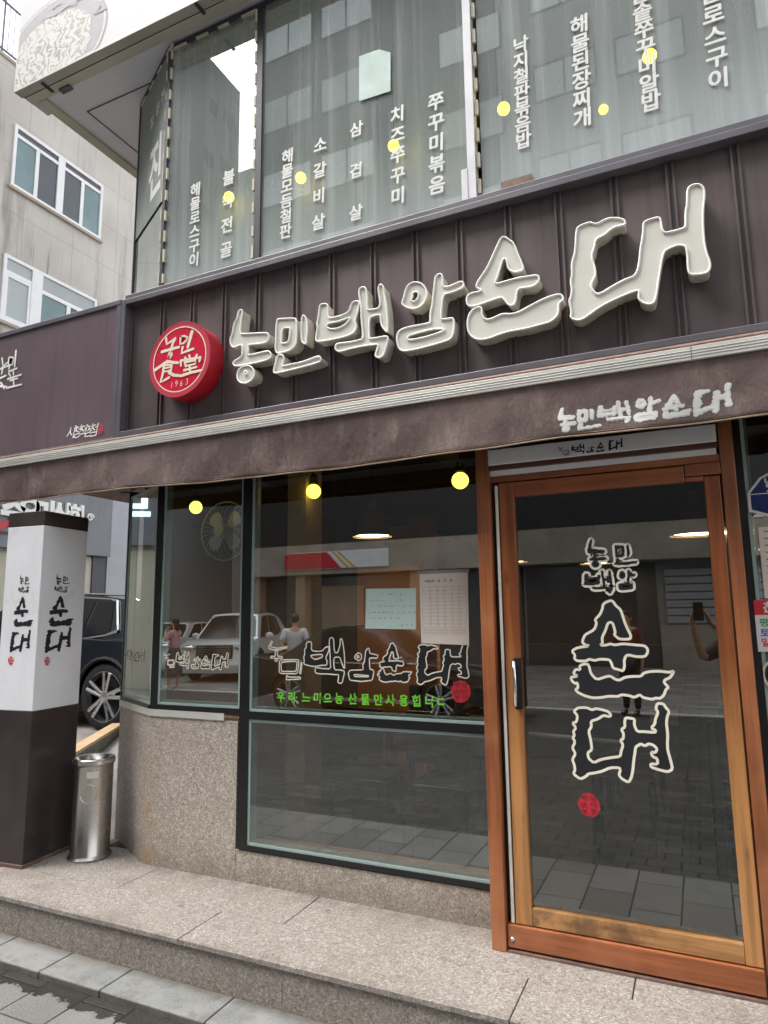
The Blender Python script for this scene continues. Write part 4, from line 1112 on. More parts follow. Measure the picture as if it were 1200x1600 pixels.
mb = MB(); mb.poly([roughen(circle(a, b, .046, .050, 24), .02, .002, rnd)], FDo, .001); sd = mb.build('seal', M['seal'], pane)
seal_marks(FDo, a, b, .05, sd, .0016)
# pull handle
hz0, hz1 = FDo.hit(822, 1103)[1], FDo.hit(818, 1030)[1]
hx = -.795
mb = MB(); mb.tube([(hx, DY - .004, hz0), (hx, DY - .05, hz0 + .012), (hx + .004, DY - .058, (hz0 + hz1) / 2), (hx, DY - .05, hz1 - .012), (hx, DY - .004, hz1)], .008, 10)
mb.build('handle', M['chrome'], D, smooth=60)
mb = MB(); mb.box(hx - .004, DY - .040, hz0 - .01, hx + .026, DY - .0045, hz1 + .01); mb.build('handle_plate', M['black'], D, bevel=.003)
mb = MB(); hb = .905
mb.tube([(-.765, DY + .06, hb + .02), (-.19, DY + .06, hb)], .010, 10); mb.build('push_bar', M['alu'], D, smooth=60)

# ------------------------------------------------------------------ notices and plates on the glass
def sheet(name, label, cat, F, quad, mat, off=.002, th=.0012):
    mb = MB(); mb.poly([quad], F, off, th); return tag(mb.build(name, mat), label, cat)
FGp = FY(GL + .004)
q_ = [FGp.hit(*p) for p in ((572, 920), (650, 919), (650, 983.5), (571, 982))]
NT1 = sheet('handwritten_note', 'pale blue handwritten paper note taped inside the big window', 'note', FGp, q_, M['note'])
mb = MB(); rr = random.Random(12)
rows = [(598, 634, 928), (580, 632, 938), (580, 646, 947), (578, 650, 957), (579, 631, 966), (622, 646, 977)]
for (x0, x1, y) in rows:
    x = x0
    while x < x1:
        for k in range(rr.choice((2, 3, 4))):
            a, b = FGp.hit(x, y); h = .010
            L = [(a + rr.uniform(-.4, .4) * h, b + rr.uniform(-.6, .6) * h) for _ in range(rr.choice((2, 3)))]
            if math.hypot(L[0][0] - L[-1][0], L[0][1] - L[-1][1]) > .003: mb.ribbon(L, FGp, .0026, .0018, False)
            x += 1.2
        x += rr.uniform(1.6, 4.5)
mb.build('writing', M['ink'], NT1)
q_ = [FGp.hit(*p) for p in ((655.5, 895.5), (731, 894.5), (733, 1008), (658.5, 1005))]
NT2 = sheet('waiting_list_sheet', 'white printed table sheet taped to the window beside the door', 'notice', FGp, q_, M['paper'])
x0, x1, z0, z1 = q_[0][0], q_[1][0], q_[2][1], q_[0][1]
mb = MB()
W_, H_ = x1 - x0, z1 - z0
for i in range(7):
    x = x0 + W_ * (.05 + .9 * (0, .17, .34, .5, .67, .83, 1)[i]); mb.fbox(FGp, x, z0 + H_ * .24, x + .0008, z1 - H_ * .20, .0022, .0026)
for i in range(12):
    z = z0 + H_ * (.24 + .56 * i / 11); mb.fbox(FGp, x0 + W_ * .05, z, x1 - W_ * .05, z + .0008, .0027, .0030)
for i in range(4):
    z = z0 + H_ * (.215 - i * .022); mb.fbox(FGp, x0 + W_ * .05, z, x0 + W_ * .58, z + .0012, .0022, .0026); mb.fbox(FGp, x0 + W_ * .62, z, x1 - W_ * .06, z + .0012, .0022, .0026)
mb.build('table_lines', M['ink_thin'], NT2)
mb = MB()
for i in range(11):
    for j in range(1, 6):
        put(mb, str((i * 5 + j) % 9 + 1), FGp, x0 + W_ * (.06 + .15 * j + .03), z0 + H_ * (.265 + .56 * (10 - i) / 11 + .012), .011, .011, .0032, 0)
for c, t in (('대', .40), ('기', .53), ('표', .66)): put(mb, c, FGp, x0 + W_ * t, z1 - H_ * .12, .017, .017, .0026, .01)
for i, key in enumerate(('baek', 'am', 'sun', 'dae')):
    comps = LIB[key]; b = bbox(comps)
    for j, c in enumerate(comps): mb.poly([[(x0 + W_ * (.11 + .052 * i) + (p[0] - b[0]) / (b[2] - b[0]) * W_ * .05, z1 - H_ * .135 + (p[1] - b[1]) / (b[3] - b[1]) * .014) for p in l] for l in c], FGp, .0026 + j * .0001)
mb.build('printing', M['ink'], NT2)
mb = MB(); mb.fbox(FGp, x0 - .012, z1 - .006, x1 + .008, z1 + .012, .0034, .0040); mb.build('tape', plain('clear_tape', srgb(150, 146, 138), .3), NT2)

FR_ = FY(GL - .002)
q_ = [FR_.hit(*p) for p in ((1166, 757), (1206, 733))]
xa = q_[0][0]; za = FR_.hit(1174, 814)[1]; zs = q_[0][1]; zp = FR_.hit(1250, 712)[1]
def house(g):
    return [(xa + g, za + g), (xa + .42 - g, za + g), (xa + .42 - g, zs - g * .4), (xa + .21, zs + .10 - g * .9), (xa + g, zs - g * .4)]
AP = sheet('address_plate', 'blue house shaped street number plate with white border right of the door', 'plate', FR_, chaikin(house(0), 1), M['white_plastic'], .006, .006)
mb = MB(); mb.poly([chaikin(house(.012), 1)], FR_, .0066, 0); apf = mb.build('field', M['blue'], AP)
mb = MB(); a, b = FR_.hit(1191, 754)
put(mb, '남', FR_, a + .028, b - .004, .052, .046, .0072, .03)
for i, c in enumerate('Nam'): put(mb, c, FR_, a + .022 + i * .016, b - .043, .022, .020, .0072, .01)
mb.fbox(FR_, xa + .013, FR_.hit(1174, 773)[1] - .002, xa + .407, FR_.hit(1174, 773)[1] + .002, .0068, .0074)
mb.poly([circle(xa + .035, za + .014, .022, .014, 12, 0, math.pi)], FR_, .0072)
mb.build('lettering', M['white'], apf)
p0, p1 = FR_.hit(1184, 824), FR_.hit(1192, 935)
PN = sheet('paper_notice', 'plain white paper notice under the blue number plate', 'notice', FR_, [(p0[0], p1[1]), (p0[0] + .3, p1[1]), (p0[0] + .3, p0[1]), (p0[0], p0[1])], M['paper'], .003, .001)
mb = MB()
for i in range(9): mb.fbox(FR_, p0[0] + .02, p0[1] - .022 - i * .03, p0[0] + (.08 if i == 0 else .26), p0[1] - .018 - i * .03, .0034, .0036)
mb.build('printing', M['ink'], PN)
p0, p1 = FR_.hit(1177, 938), FR_.hit(1183, 1018)
HN = sheet('opening_hours_notice', 'small notice with a red header and coloured day names', 'notice', FR_, [(p0[0], p1[1]), (p0[0] + .28, p1[1]), (p0[0] + .28, p0[1]), (p0[0], p0[1])], M['white_plastic'], .0052, .001)
hh = FR_.hit(1177, 961)[1]
mb = MB(); mb.fbox(FR_, p0[0], hh, p0[0] + .28, p0[1], .0054, .0060); mb.build('header', M['notice_red'], HN)
mb = MB(); put(mb, '친', FR_, p0[0] + .055, (hh + p0[1]) / 2, .052, .05, .0066, .03, .15); mb.build('header_text', M['white'], HN)
for txt, m_, py in (('평일', 'txt_green', 973), ('토요일', 'txt_blue', 989), ('일요일', 'notice_red', 1004)):
    mb = MB(); z = FR_.hit(1186, py)[1]
    for i, c in enumerate(txt): put(mb, c, FR_, p0[0] + .032 + .040 * i, z, .040, .038, .0058, .025)
    mb.build('day_text', M[m_], HN)
p0, p1 = FR_.hit(1188, 1022), FR_.hit(1194, 1086)
def rr_(x0, z0, x1, z1, g): return chaikin([(x0 + g, z0 + g), (x1 - g, z0 + g), (x1 - g, z1 - g), (x0 + g, z1 - g)], 3)
BS = sheet('black_sticker', 'black rounded sticker with a pale border below the red header notice', 'sticker', FR_, rr_(p0[0], p1[1], p0[0] + .30, p0[1], 0), M['outline'], .002, .001)
mb = MB(); mb.poly([rr_(p0[0], p1[1], p0[0] + .30, p0[1], .010)], FR_, .003); mb.build('field', M['black_vinyl'], BS)

# ------------------------------------------------------------------ lamps inside
def globe_lamp(x, y, z, r, ceil, label, group, mat='bulb'):
    g = thing('globe_lamp', label, 'lamp', (x, y, z), group)
    MB().ball((x, y, z), r).build('bulb', M[mat], g, smooth=80)
    MB().lathe([(.022, z + r * .9), (.03, z + r * 1.1), (.028, z + r + .05), (.012, z + r + .07)], (x, y, 0), 14).build('socket', M['black'], g, smooth=40)
    MB().tube([(x, y, z + r + .06), (x + .01, y, (z + ceil) / 2 + .05), (x, y, ceil)], .004, 6).build('cord', M['black'], g)
    return g
globe_lamp(-2.203, .55, 2.276, .048, 2.66, 'lit yellow globe bulb in the wide window, left of the pendant shade', 'globe bulbs inside the dining room')
globe_lamp(-1.209, .55, 2.251, .050, 2.66, 'lit yellow globe bulb beside the wooden door jamb', 'globe bulbs inside the dining room')
globe_lamp(-3.168, .55, 2.248, .045, 2.66, 'lit yellow globe bulb in the narrow left window', 'globe bulbs inside the dining room')
ul = [(358, 308, 'lit yellow bulb upstairs behind the narrow left pane'), (470, 278, 'lit yellow bulb upstairs beside the leftmost text column of the middle pane'), (615, 228, 'lit yellow bulb upstairs right of centre in the middle pane'), (787, 170, 'half hidden yellow bulb upstairs at the left edge of the right pane'), (1015, 88, 'lit yellow bulb upstairs behind a text column of the right pane'), (943, 171, 'small low yellow bulb upstairs in the right pane')]
for px, py, lb in ul:
    p = atY(px, py, .22)
    globe_lamp(p.x, p.y, p.z, (.034 if px != 943 else .024), 5.6, lb, 'globe bulbs upstairs', 'bulb_up')
def pendant(x, y, z, r, label):
    g = thing('pendant_lamp', label, 'lamp', (x, y, z), 'pendant lamps in the dining room')
    MB().lathe([(r, z), (r * .98, z + .006), (r * .80, z + .05), (r * .74, z + .12), (r * .58, z + .18), (r * .22, z + .215), (r * .18, z + .30), (.02, z + .31)], (x, y, 0), 28, caps=False).build('shade', M['brass'], g, smooth=40)
    MB().lathe([(r * .86, z + .014), (r * .86, z + .016)], (x, y, 0), 28).build('lamp_disc', M['lamp_disc'], g)
    MB().tube([(x, y, z + .3), (x, y, 2.66)], .009, 6).build('cord', M['black'], g)
pendant(-2.293, 1.6, 2.09, .155, 'dark bell shaped pendant lamp near the front window')
pendant(.02, 1.9, 1.99, .17, 'bell shaped pendant lamp seen at the top right of the door glass')
pendant(.35, 3.3, 1.98, .17, 'bell shaped pendant lamp deeper inside behind the door glass')
pendant(-1.7, 3.6, 1.99, .17, 'bell shaped pendant lamp deep inside behind the big window')
pendant(-.95, 4.2, 1.98, .17, 'bell shaped pendant lamp deepest in the room, near the door')
# wall fan behind the narrow pane
fx, fy, fz = -3.09, .78, 2.10
WF = thing('wall_fan', 'round caged wall fan behind the narrow left window', 'fan', (fx, fy, fz))
mb = MB()
for k in range(26):
    a = 2 * math.pi * k / 26
    mb.tube([(fx + .04 * math.cos(a), fy - .07, fz + .04 * math.sin(a)), (fx + .16 * math.cos(a), fy - .055, fz + .16 * math.sin(a)), (fx + .215 * math.cos(a), fy, fz + .215 * math.sin(a))], .0022, 4)
mb.tube([(fx + .215 * math.cos(t * .209), fy, fz + .215 * math.sin(t * .209)) for t in range(30)], .006, 6, True)
mb.build('cage', M['alu'], WF)
mb = MB()
for k in range(4):
    a = math.pi / 2 * k + .4
    F_ = Frame((fx, fy, fz)); L = chaikin([(.02 * math.cos(a), .02 * math.sin(a)), (.18 * math.cos(a - .1), .18 * math.sin(a - .1)), (.19 * math.cos(a + .75), .19 * math.sin(a + .75)), (.05 * math.cos(a + 1), .05 * math.sin(a + 1))], 2)
    mb.poly([L], F_, k * .002, .002)
mb.build('blade', plain('fan_blade', srgb(200, 206, 204), .3), WF)
mb = MB(); mb.lathe([(.045, -.075), (.05, -.05), (.045, .10), (.03, .14)], (fx, fy, fz), 18, 'y'); mb.build('motor', M['alu'], WF, smooth=40)
mb = MB(); mb.tube([(fx, fy + .1, fz), (fx - .1, fy + .2, fz + .05), (-3.6, fy + .25, fz + .1)], .016, 8); mb.build('arm', M['black'], WF)
# black stand just inside the door
bx_, by_ = atZ(1132, 1385, .01).x, atZ(1132, 1385, .01).y
PS = thing('queue_stand', 'black post stand on a round base seen low through the door glass', 'stand', (bx_, by_, 0))
MB().lathe([(.16, .006), (.16, .025), (.13, .04), (.03, .055)], (bx_, by_, 0), 28).build('base', M['black'], PS, smooth=40)
MB().lathe([(.032, .05), (.032, .85), (.02, .87)], (bx_, by_, 0), 16).build('post', M['black'], PS, smooth=40)
# dining tables and chairs inside
M['wood_dark'] = plain('dark_furniture', (.045, .028, .018, 1), .4, 0, .15, 5)
def chair(x, y, rz, label):
    t = thing('dining_chair', label, 'chair', (0, 0, 0), 'chairs in the dining room')
    for sx in (-.18, .18):
        for sy in (-.18, .18):
            mb = MB(); mb.tube([(sx, sy, 0), (sx * .92, sy * .92, .44)], .014, 6); mb.build('leg', M['black'], t)
    mb = MB(); mb.box(-.2, -.2, .44, .2, .2, .475); mb.build('seat', M['wood_dark'], t, bevel=.01)
    mb = MB(); mb.box(-.2, .175, .60, .2, .20, .90); mb.box(-.19, .178, .47, -.165, .198, .60); mb.box(.165, .178, .47, .19, .198, .60); mb.build('backrest', M['wood_dark'], t, bevel=.01)
    t.location = (x, y, .004); t.rotation_euler.z = rz
for i, (x, y) in enumerate(((-1.75, 1.45), (-.25, 2.2))):
    t = thing('dining_table', ('dark wooden dining table behind the wide window', 'dark wooden dining table behind the door glass')[i], 'table', (x, y, 0), 'tables in the dining room')
    mb = MB(); mb.box(x - .55, y - .35, .70, x + .55, y + .35, .74); mb.build('tabletop', M['wood_dark'], t, bevel=.008)
    for sx in (-.48, .48):
        for sy in (-.28, .28):
            mb = MB(); mb.box(x + sx - .02, y + sy - .02, .004, x + sx + .02, y + sy + .02, .70); mb.build('leg', M['black'], t)
    for j, (dx, dy, rz) in enumerate(((-.28, .5, 0), (.28, .5, 0), (-.28, -.5, math.pi), (.28, -.5, math.pi))):
        chair(x + dx, y + dy, rz, ('wooden dining chair at the table behind the wide window, ', 'wooden dining chair at the table behind the door glass, ')[i] + ('far side left', 'far side right', 'near side left', 'near side right')[j])
# ================================================================== STREET FURNITURE BESIDE THE DOOR
PX, PY = -3.805, -.154
ra = math.radians(6)
dR = V((-math.sin(ra), math.cos(ra), 0)); dL = V((-math.cos(ra), -math.sin(ra), 0))
PW, PD = .305, .385
P = thing('sign_pillar', 'square white and dark brown sign pillar with black brush lettering on two faces', 'sign pillar', (PX - .2, PY + .17, 0))
def pbox(z0, z1, g, name, mat, bev=.004):
    c = [V((PX, PY, 0)) + dL * g * 0, ]
    o = V((PX, PY, 0)); cs = [o - dR * 0, o + dL * PW, o + dL * PW + dR * PD, o + dR * PD]
    m_ = sum(cs, V((0, 0, 0))) / 4
    cs = [m_ + (q - m_) * (1 + g) for q in cs]
    mb = MB(); mb.add([(q.x, q.y, z) for z in (z0, z1) for q in cs], [(0, 1, 2, 3), (7, 6, 5, 4), (0, 4, 5, 1), (1, 5, 6, 2), (2, 6, 7, 3), (3, 7, 4, 0)])
    return mb.build(name, mat, P, bevel=bev)
pbox(.022, .915, 0, 'lower_casing', M['pylon_dark'])
body = pbox(.9155, 2.085, -.004, 'light_panel', M['white_plastic'])
pbox(2.0855, 2.180, .002, 'cap', M['pylon_dark'])
pbox(.0, .0215, .05, 'base_plate', M['rust'], .002)
m_ = V((PX, PY, 0)) + dL * PW / 2 + dR * PD / 2
FPr = Frame(V((PX, PY, 0)) + (V((PX, PY, 0)) - m_) * -.004, dR)
FPl = Frame(V((PX, PY, 0)) + dL * PW + (V((PX, PY, 0)) + dL * PW - m_) * -.004, -dL)
def zp(x0, y0, x1, y1): return (x0 / 5.714, 780 + y0 / 5.714, x1 / 5.714, 780 + y1 / 5.714)
for F_, boxes, sb in ((FPr, (('nong', (497, 668, 550, 765)), ('min', (558, 690, 620, 757)), ('baek2', (482, 770, 556, 835)), ('am2', (560, 775, 606, 835)), ('sun_top2', (440, 862, 612, 1055)), ('sun_low2', (432, 1050, 662, 1138)), ('dae2', (402, 1140, 640, 1370))), (420, 1445)),
                     (FPl, (('nong', (178, 675, 216, 757)), ('min', (224, 690, 270, 760)), ('baek2', (163, 775, 217, 840)), ('am2', (218, 775, 266, 832)), ('sun_top2', (125, 870, 258, 1055)), ('sun_low2', (118, 1065, 300, 1140)), ('dae2', (88, 1165, 275, 1370))), (98, 1440))):
    FITK[0] = .30
    letters([(k, zp(*bx)) for k, bx in boxes], F_, body, M['black_vinyl'], rnd, .0012)
    a, b = F_.hit(sb[0] / 5.714, 780 + sb[1] / 5.714)
    mb = MB(); mb.poly([roughen(circle(a, b, .023, .026, 20), .012, .002, rnd)], F_, .0012); s_ = mb.build('seal', plain('pillar_seal', srgb(200, 40, 52), .5), body)
    mb = MB()
    for i in range(4): put(mb, '백암순대'[i], F_, a + (i % 2 - .5) * .019, b + (.5 - i // 2) * .020, .018, .019, .002, .0)
    mb.build('seal_marks', M['white_plastic'], s_)

bc = (-3.605, .165, 0)
BI = thing('ash_bin', 'round brushed steel litter bin standing between the pillar and the granite wall', 'bin', bc)
R_ = .118
MB().lathe([(R_ + .012, .004), (R_ + .013, .012), (R_ + .004, .024), (R_, .03), (R_, .555), (R_ + .003, .560), (R_ + .008, .566), (R_ + .008, .596), (R_ + .003, .602), (R_ - .012, .600), (R_ - .03, .57), (R_ - .05, .555), (0, .545)], bc, 48).build('bin_body', M['steel'], BI, smooth=35)
MB().lathe([(R_ + .0105, .575), (R_ + .0105, .590)], bc, 48, caps=False).build('rim', M['chrome'], BI, smooth=60)
def on_bin(a, z, o=.0015):
    return V((bc[0] + (R_ + o) * math.sin(a), bc[1] - (R_ + o) * math.cos(a), z))
mb = MB(); mb.tube([on_bin(.62 + .42 * math.cos(t * .2618), .40 + .055 * math.sin(t * .2618)) for t in range(24)], .0016, 5, True); mb.build('pressed_ring', M['chrome'], BI)
mb = MB(); mb.grid(lambda u, v_: on_bin(.5 + .6 * u, .492 + .042 * v_, .001), 8, 2); mb.build('sticker_scar', plain('worn_sticker', srgb(206, 204, 198), .6), BI)

# timber edging and rubble in the alley
t0, t1 = V((-5.02, 1.15, 0)), V((-6.05, 2.78, 0))
d_ = (t1 - t0).normalized(); n_ = V((d_.y, -d_.x, 0))
mb = MB()
def bar(o, w_, z0, z1):
    q = [o[0], o[1], o[1] + n_ * -w_, o[0] + n_ * -w_]
    return [(p.x, p.y, z) for z in (z0, z1) for p in q], [(0, 1, 2, 3), (7, 6, 5, 4), (0, 4, 5, 1), (1, 5, 6, 2), (2, 6, 7, 3), (3, 7, 4, 0)]
TP = thing('timber_plank', 'pale timber plank lying on a mossy edge beside the pillar', 'plank', t0)
mb.add(*bar((t0, t1), .13, .268, .300)); mb.build('board', M['plank'], TP, bevel=.004)
mb = MB(); mb.add(*bar((t0 + n_ * -.01, t1 + n_ * -.01), .10, .02, .267)); mb.build('edging', M['plank_side'], TP)
rs = random.Random(4)
for i, (px, py, r, lb) in enumerate(((119, 1212, .07, 'grey stone lying highest in the gap between pillar and bin'), (112, 1243, .055, 'pale stone in the gap, second from the top'), (116, 1270, .06, 'brown grey stone in the middle of the gap by the pillar'), (109, 1293, .05, 'small stone low in the gap by the pillar'), (104, 1312, .045, 'smallest stone at the foot of the pillar'))):
    p = atZ(px, py, .03 if i else .10)
    mb = MB(); mb.ball((p.x - .04, p.y, p.z - .01), (r * rs.uniform(.8, 1.4), r * rs.uniform(.8, 1.3), r * .6), 10, 7)
    mb.v = [(x + rs.uniform(-.2, .2) * r, y + rs.uniform(-.2, .2) * r, z + rs.uniform(-.12, .12) * r) for x, y, z in mb.v]
    tag(mb.build('stone', M['kerb'] if i % 2 == 0 else M['store_cream']), lb, 'stone', 'stones in the alley gap')

# ================================================================== CARS
def car(name, label, loc, rz, paint, L=4.7, W=1.88, H=1.62, wr=.37, sedan=False, chromed=True):
    t = thing(name, label, 'car', (0, 0, 0))
    hl = L / 2; wx = (-L * .305, L * .295); hw = W / 2; zb = .62 * H; bel = zb
    F_ = Frame((0, 0, 0))
    def arch(cx, r, a0=math.pi, a1=0, n=12): return [(cx + r * math.cos(a0 + (a1 - a0) * i / n), wr + r * math.sin(a0 + (a1 - a0) * i / n)) for i in range(n + 1)]
    ar = wr + .055
    bot = .24
    if sedan:
        top = [(hl - .05, .58), (hl - .25, .74), (hl - 1.15, .90), (-hl + .75, bel), (-hl + .12, .98), (-hl + .02, .90)]
    else:
        top = [(hl - .04, .62), (hl - .10, .96), (hl - .30, 1.05), (hl - .98, 1.10), (-hl + .30, bel + .02), (-hl + .10, .98), (-hl + .02, .86)]
    prof = [(-hl + .10, bot)] + arch(wx[0], ar) + [(wx[0] + ar, bot)] + arch(wx[1], ar) + [(hl - .12, bot), (hl, .45)] + top + [(-hl, .55)]
    pp = [prof[0]] + arch(wx[0], ar) + arch(wx[1], ar) + prof[-len(top) - 3:]
    mb = MB()
    # sections across the width: the sides lean in slightly at the shoulder
    tri_f = Frame((0, 0, 0))
    loop = pp if area(pp) > 0 else pp[::-1]
    n = len(loop)
    secs = [(-hw, .0), (-hw * .90, .035), (hw * .90, .035), (hw, .0)]
    def q(p, y, e):
        s = 1 if p[1] < .75 else 1 - .06 * min(1, (p[1] - .75) / .35)
        return (p[0] * (1 - .012 * (e == 0)), y * s, p[1] + (e if p[1] > .5 else 0))
    vs = [q(p, y, e) for y, e in secs for p in loop]
    fs = []
    for k in range(3): fs += [(k * n + i, k * n + (i + 1) % n, (k + 1) * n + (i + 1) % n, (k + 1) * n + i) for i in range(n)]
    tr = tessellate_polygon([[V((a, b, 0)) for a, b in loop]])
    fs += [tuple(x) for x in tr] + [tuple(x + 3 * n for x in x_) for x_ in tr]
    mb.add(vs, fs)
    me_ = mb.build('body', M[paint], t, smooth=32, bevel=.035, seg=3)
    # cabin
    if sedan: gb, gt = [(-hl + .55, bel), (hl - 1.25, .90)], [(-hl + 1.35, H), (hl - 2.15, H)]
    else: gb, gt = [(-hl + .22, bel), (hl - .96, 1.07)], [(-hl + .62, H - .12), (hl - 1.82, H - .03)]
    def side(s_, k):                              # s_ 0 rear .. 1 front ; k 0 belt .. 1 roof
        xb = gb[0][0] + (gb[1][0] - gb[0][0]) * s_; xt = gt[0][0] + (gt[1][0] - gt[0][0]) * s_
        zb_ = gb[0][1] + (gb[1][1] - gb[0][1]) * s_
        zt_ = gt[0][1] + (gt[1][1] - gt[0][1]) * s_ + .085 * math.sin(math.pi * s_)
        return (xb + (xt - xb) * k, zb_ + (zt_ - zb_) * k)
    def halfw(k): return hw * (.915 - .215 * k - .03 * k * k)
    NS, NK = 16, 8
    mb = MB()
    for sg in (-1, 1):
        mb.grid(lambda u, v_: (side(u, v_)[0], sg * halfw(v_), side(u, v_)[1] - .01), NS, NK)
    mb.grid(lambda u, v_: (side(u, 1)[0], (2 * v_ - 1) * halfw(1), side(u, 1)[1] - .01 + .035 * (1 - (2 * v_ - 1) ** 2)), NS, 8)
    for e in (0, 1): mb.grid(lambda u, v_: (side(e, v_)[0] + (.05 * (1 - (2 * u - 1) ** 2) * (1 if e else -1)), (2 * u - 1) * halfw(v_), side(e, v_)[1] - .01 + .035 * (1 - (2 * u - 1) ** 2) * v_), 8, NK)
    mb.build('cabin', M[paint], t, smooth=40)
    def pane_on(name, sg, quad, mat, o=.006):
        mb = MB(); mb.grid(lambda u, v_: (lambda s_, k: (side(s_, k)[0], sg * (halfw(k) + o), side(s_, k)[1] - .01))(quad[0][0] * (1 - u) * (1 - v_) + quad[1][0] * u * (1 - v_) + quad[2][0] * u * v_ + quad[3][0] * (1 - u) * v_, quad[0][1] * (1 - u) * (1 - v_) + quad[1][1] * u * (1 - v_) + quad[2][1] * u * v_ + quad[3][1] * (1 - u) * v_), 8, 6)
        return mb.build(name, mat, t, smooth=60)
    for sg in (-1, 1):
        pane_on('side_window', sg, [(.205, .24), (.335, .10), (.33, .90), (.215, .90)], M['car_glass'])
        pane_on('side_window', sg, [(.35, .10), (.63, .06), (.62, .90), (.345, .90)], M['car_glass'])
        pane_on('side_window', sg, [(.65, .06), (.93, .04), (.86, .88), (.64, .90)], M['car_glass'])
        if chromed:
            path = [(.94, .03), (.65, .03), (.34, .06), (.235, .15), (.165, .27), (.168, .38), (.192, .93), (.24, .955), (.62, .955), (.87, .93)]
            wd = [.010, .010, .011, .014, .026, .028, .026, .012, .010, .010]
            mb = MB()
            pts = []
            for (s_, k), w_ in zip(path, wd):
                x, z = side(s_, k); pts.append(V((x, sg * (halfw(k) + .006), z - .01)))
            for i in range(len(pts) - 1): mb.tube([pts[i], pts[i + 1]], wd[i], 6, r1=wd[i + 1])
            mb.build('chrome_trim', M['chrome'], t, smooth=60)
        mb = MB(); hx_ = wx[0] + ar + .12
        mb.tube([(hx_ + .02, sg * hw * .985, bel - .12), (hx_ + .09, sg * (hw + .02), bel - .115), (hx_ + .17, sg * (hw + .02), bel - .115), (hx_ + .23, sg * hw * .985, bel - .12)], .011, 6); mb.build('door_handle', M[paint], t, smooth=60)
        mb = MB(); mb.box(wx[0] + ar + .05, sg * hw * .99, .27, wx[1] - ar - .05, sg * (hw + .012), .33); mb.build('sill_trim', M['chrome'], t)
        mb = MB(); mb.ball((hl - 1.55, sg * (hw + .10), bel + .06), (.08, .12, .085), 12, 8); mb.build('mirror', M[paint], t, smooth=80)
        mb = MB()
        mb.tube([(wx[0] + ar * math.cos(a_ * math.pi / 14), sg * (hw - .004), wr + ar * math.sin(a_ * math.pi / 14)) for a_ in range(15)], .022, 6); mb.tube([(wx[1] + ar * math.cos(a_ * math.pi / 14), sg * (hw - .004), wr + ar * math.sin(a_ * math.pi / 14)) for a_ in range(15)], .022, 6)
        mb.build('arch_trim', M['tyre'], t, smooth=60)
        mb = MB(); mb.box(-hl - .006, sg * hw * .55, .80, -hl + .12, sg * hw * .93, .92); mb.build('tail_light', M['red_side'], t, bevel=.015)
        mb = MB(); mb.ball((hl - .15, sg * hw * .74, .90 if not sedan else .66), (.18, .22, .09), 14, 8); mb.build('headlight', M['chrome'], t, smooth=80)
        for x in wx:
            w_ = MB(); yc = sg * (hw - .115)
            w_.lathe([(wr * .74, -.10), (wr * .90, -.11), (wr * .985, -.085), (wr, -.04), (wr, .04), (wr * .985, .085), (wr * .90, .11), (wr * .74, .10), (wr * .74, -.10)], (x, yc, wr), 40, 'y', False)
            w_ = w_.build('wheel', M['tyre'], t, smooth=50)
            rm = MB(); yo = yc + sg * .085
            rm.lathe([(wr * .75, -.02), (wr * .78, .012), (wr * .745, .018), (wr * .70, -.05)], (x, yo, wr), 40, 'y', False) if sg > 0 else rm.lathe([(wr * .75, .02), (wr * .78, -.012), (wr * .745, -.018), (wr * .70, .05)], (x, yo, wr), 40, 'y', False)
            for k in range(5):
                a_ = 2 * math.pi * k / 5 + .45
                for da in (-.17, .17):
                    p0_ = (x + .05 * math.cos(a_ + da * 2), yo + sg * .004, wr + .05 * math.sin(a_ + da * 2)); p1_ = (x + wr * .74 * math.cos(a_ + da), yo + sg * .008, wr + wr * .74 * math.sin(a_ + da))
                    rm.tube([p0_, p1_], .020, 6, r1=.026)
                    rm.tube([(x + wr * .3 * math.cos(a_), yo, wr + wr * .3 * math.sin(a_)), p1_], .008, 5)
            rm.lathe([(.075, -sg * .02), (.075, sg * .012), (.05, sg * .018), (0, sg * .02)], (x, yo, wr), 20, 'y', False)
            rm.build('rim', M['alloy'], w_, smooth=50)
            mb = MB(); mb.lathe([(wr * .735, 0), (0, sg * .01)], (x, yc - sg * .02, wr), 30, 'y', False); mb.build('brake_disc', M['black'], w_)
    mb = MB(); mb.grid(lambda u, v_: (side(1, .06 + .86 * v_)[0] + .008 + .05 * (1 - (2 * u - 1) ** 2), (2 * u - 1) * halfw(.06 + .86 * v_) * .93, side(1, .06 + .86 * v_)[1] - .008 + .035 * (1 - (2 * u - 1) ** 2) * v_), 8, 6); mb.build('windscreen', M['car_glass'], t, smooth=60)
    mb = MB(); mb.grid(lambda u, v_: (side(0, .2 + .7 * v_)[0] - .008 - .05 * (1 - (2 * u - 1) ** 2), (2 * u - 1) * halfw(.2 + .7 * v_) * .9, side(0, .2 + .7 * v_)[1] - .008 + .035 * (1 - (2 * u - 1) ** 2) * v_), 8, 6); mb.build('rear_window', M['car_glass'], t, smooth=60)
    mb = MB(); mb.box(hl - .10, -hw * .50, .62 if not sedan else .5, hl + .012, hw * .50, .97 if not sedan else .66); mb.build('grille', M['black'], t, bevel=.02)
    mb = MB()
    for k in range(5): mb.box(hl + .010, -hw * .46, (.52 + k * .028) if sedan else (.66 + k * .062), hl + .018, hw * .46, (.535 + k * .028) if sedan else (.685 + k * .062))
    mb.build('grille_slots', M['chrome'], t)
    mb = MB(); mb.box(-wx[1] * 0 + wx[0] - .3, -hw * .8, .18, wx[1] + .3, hw * .8, .5); mb.build('underside', M['black'], t)
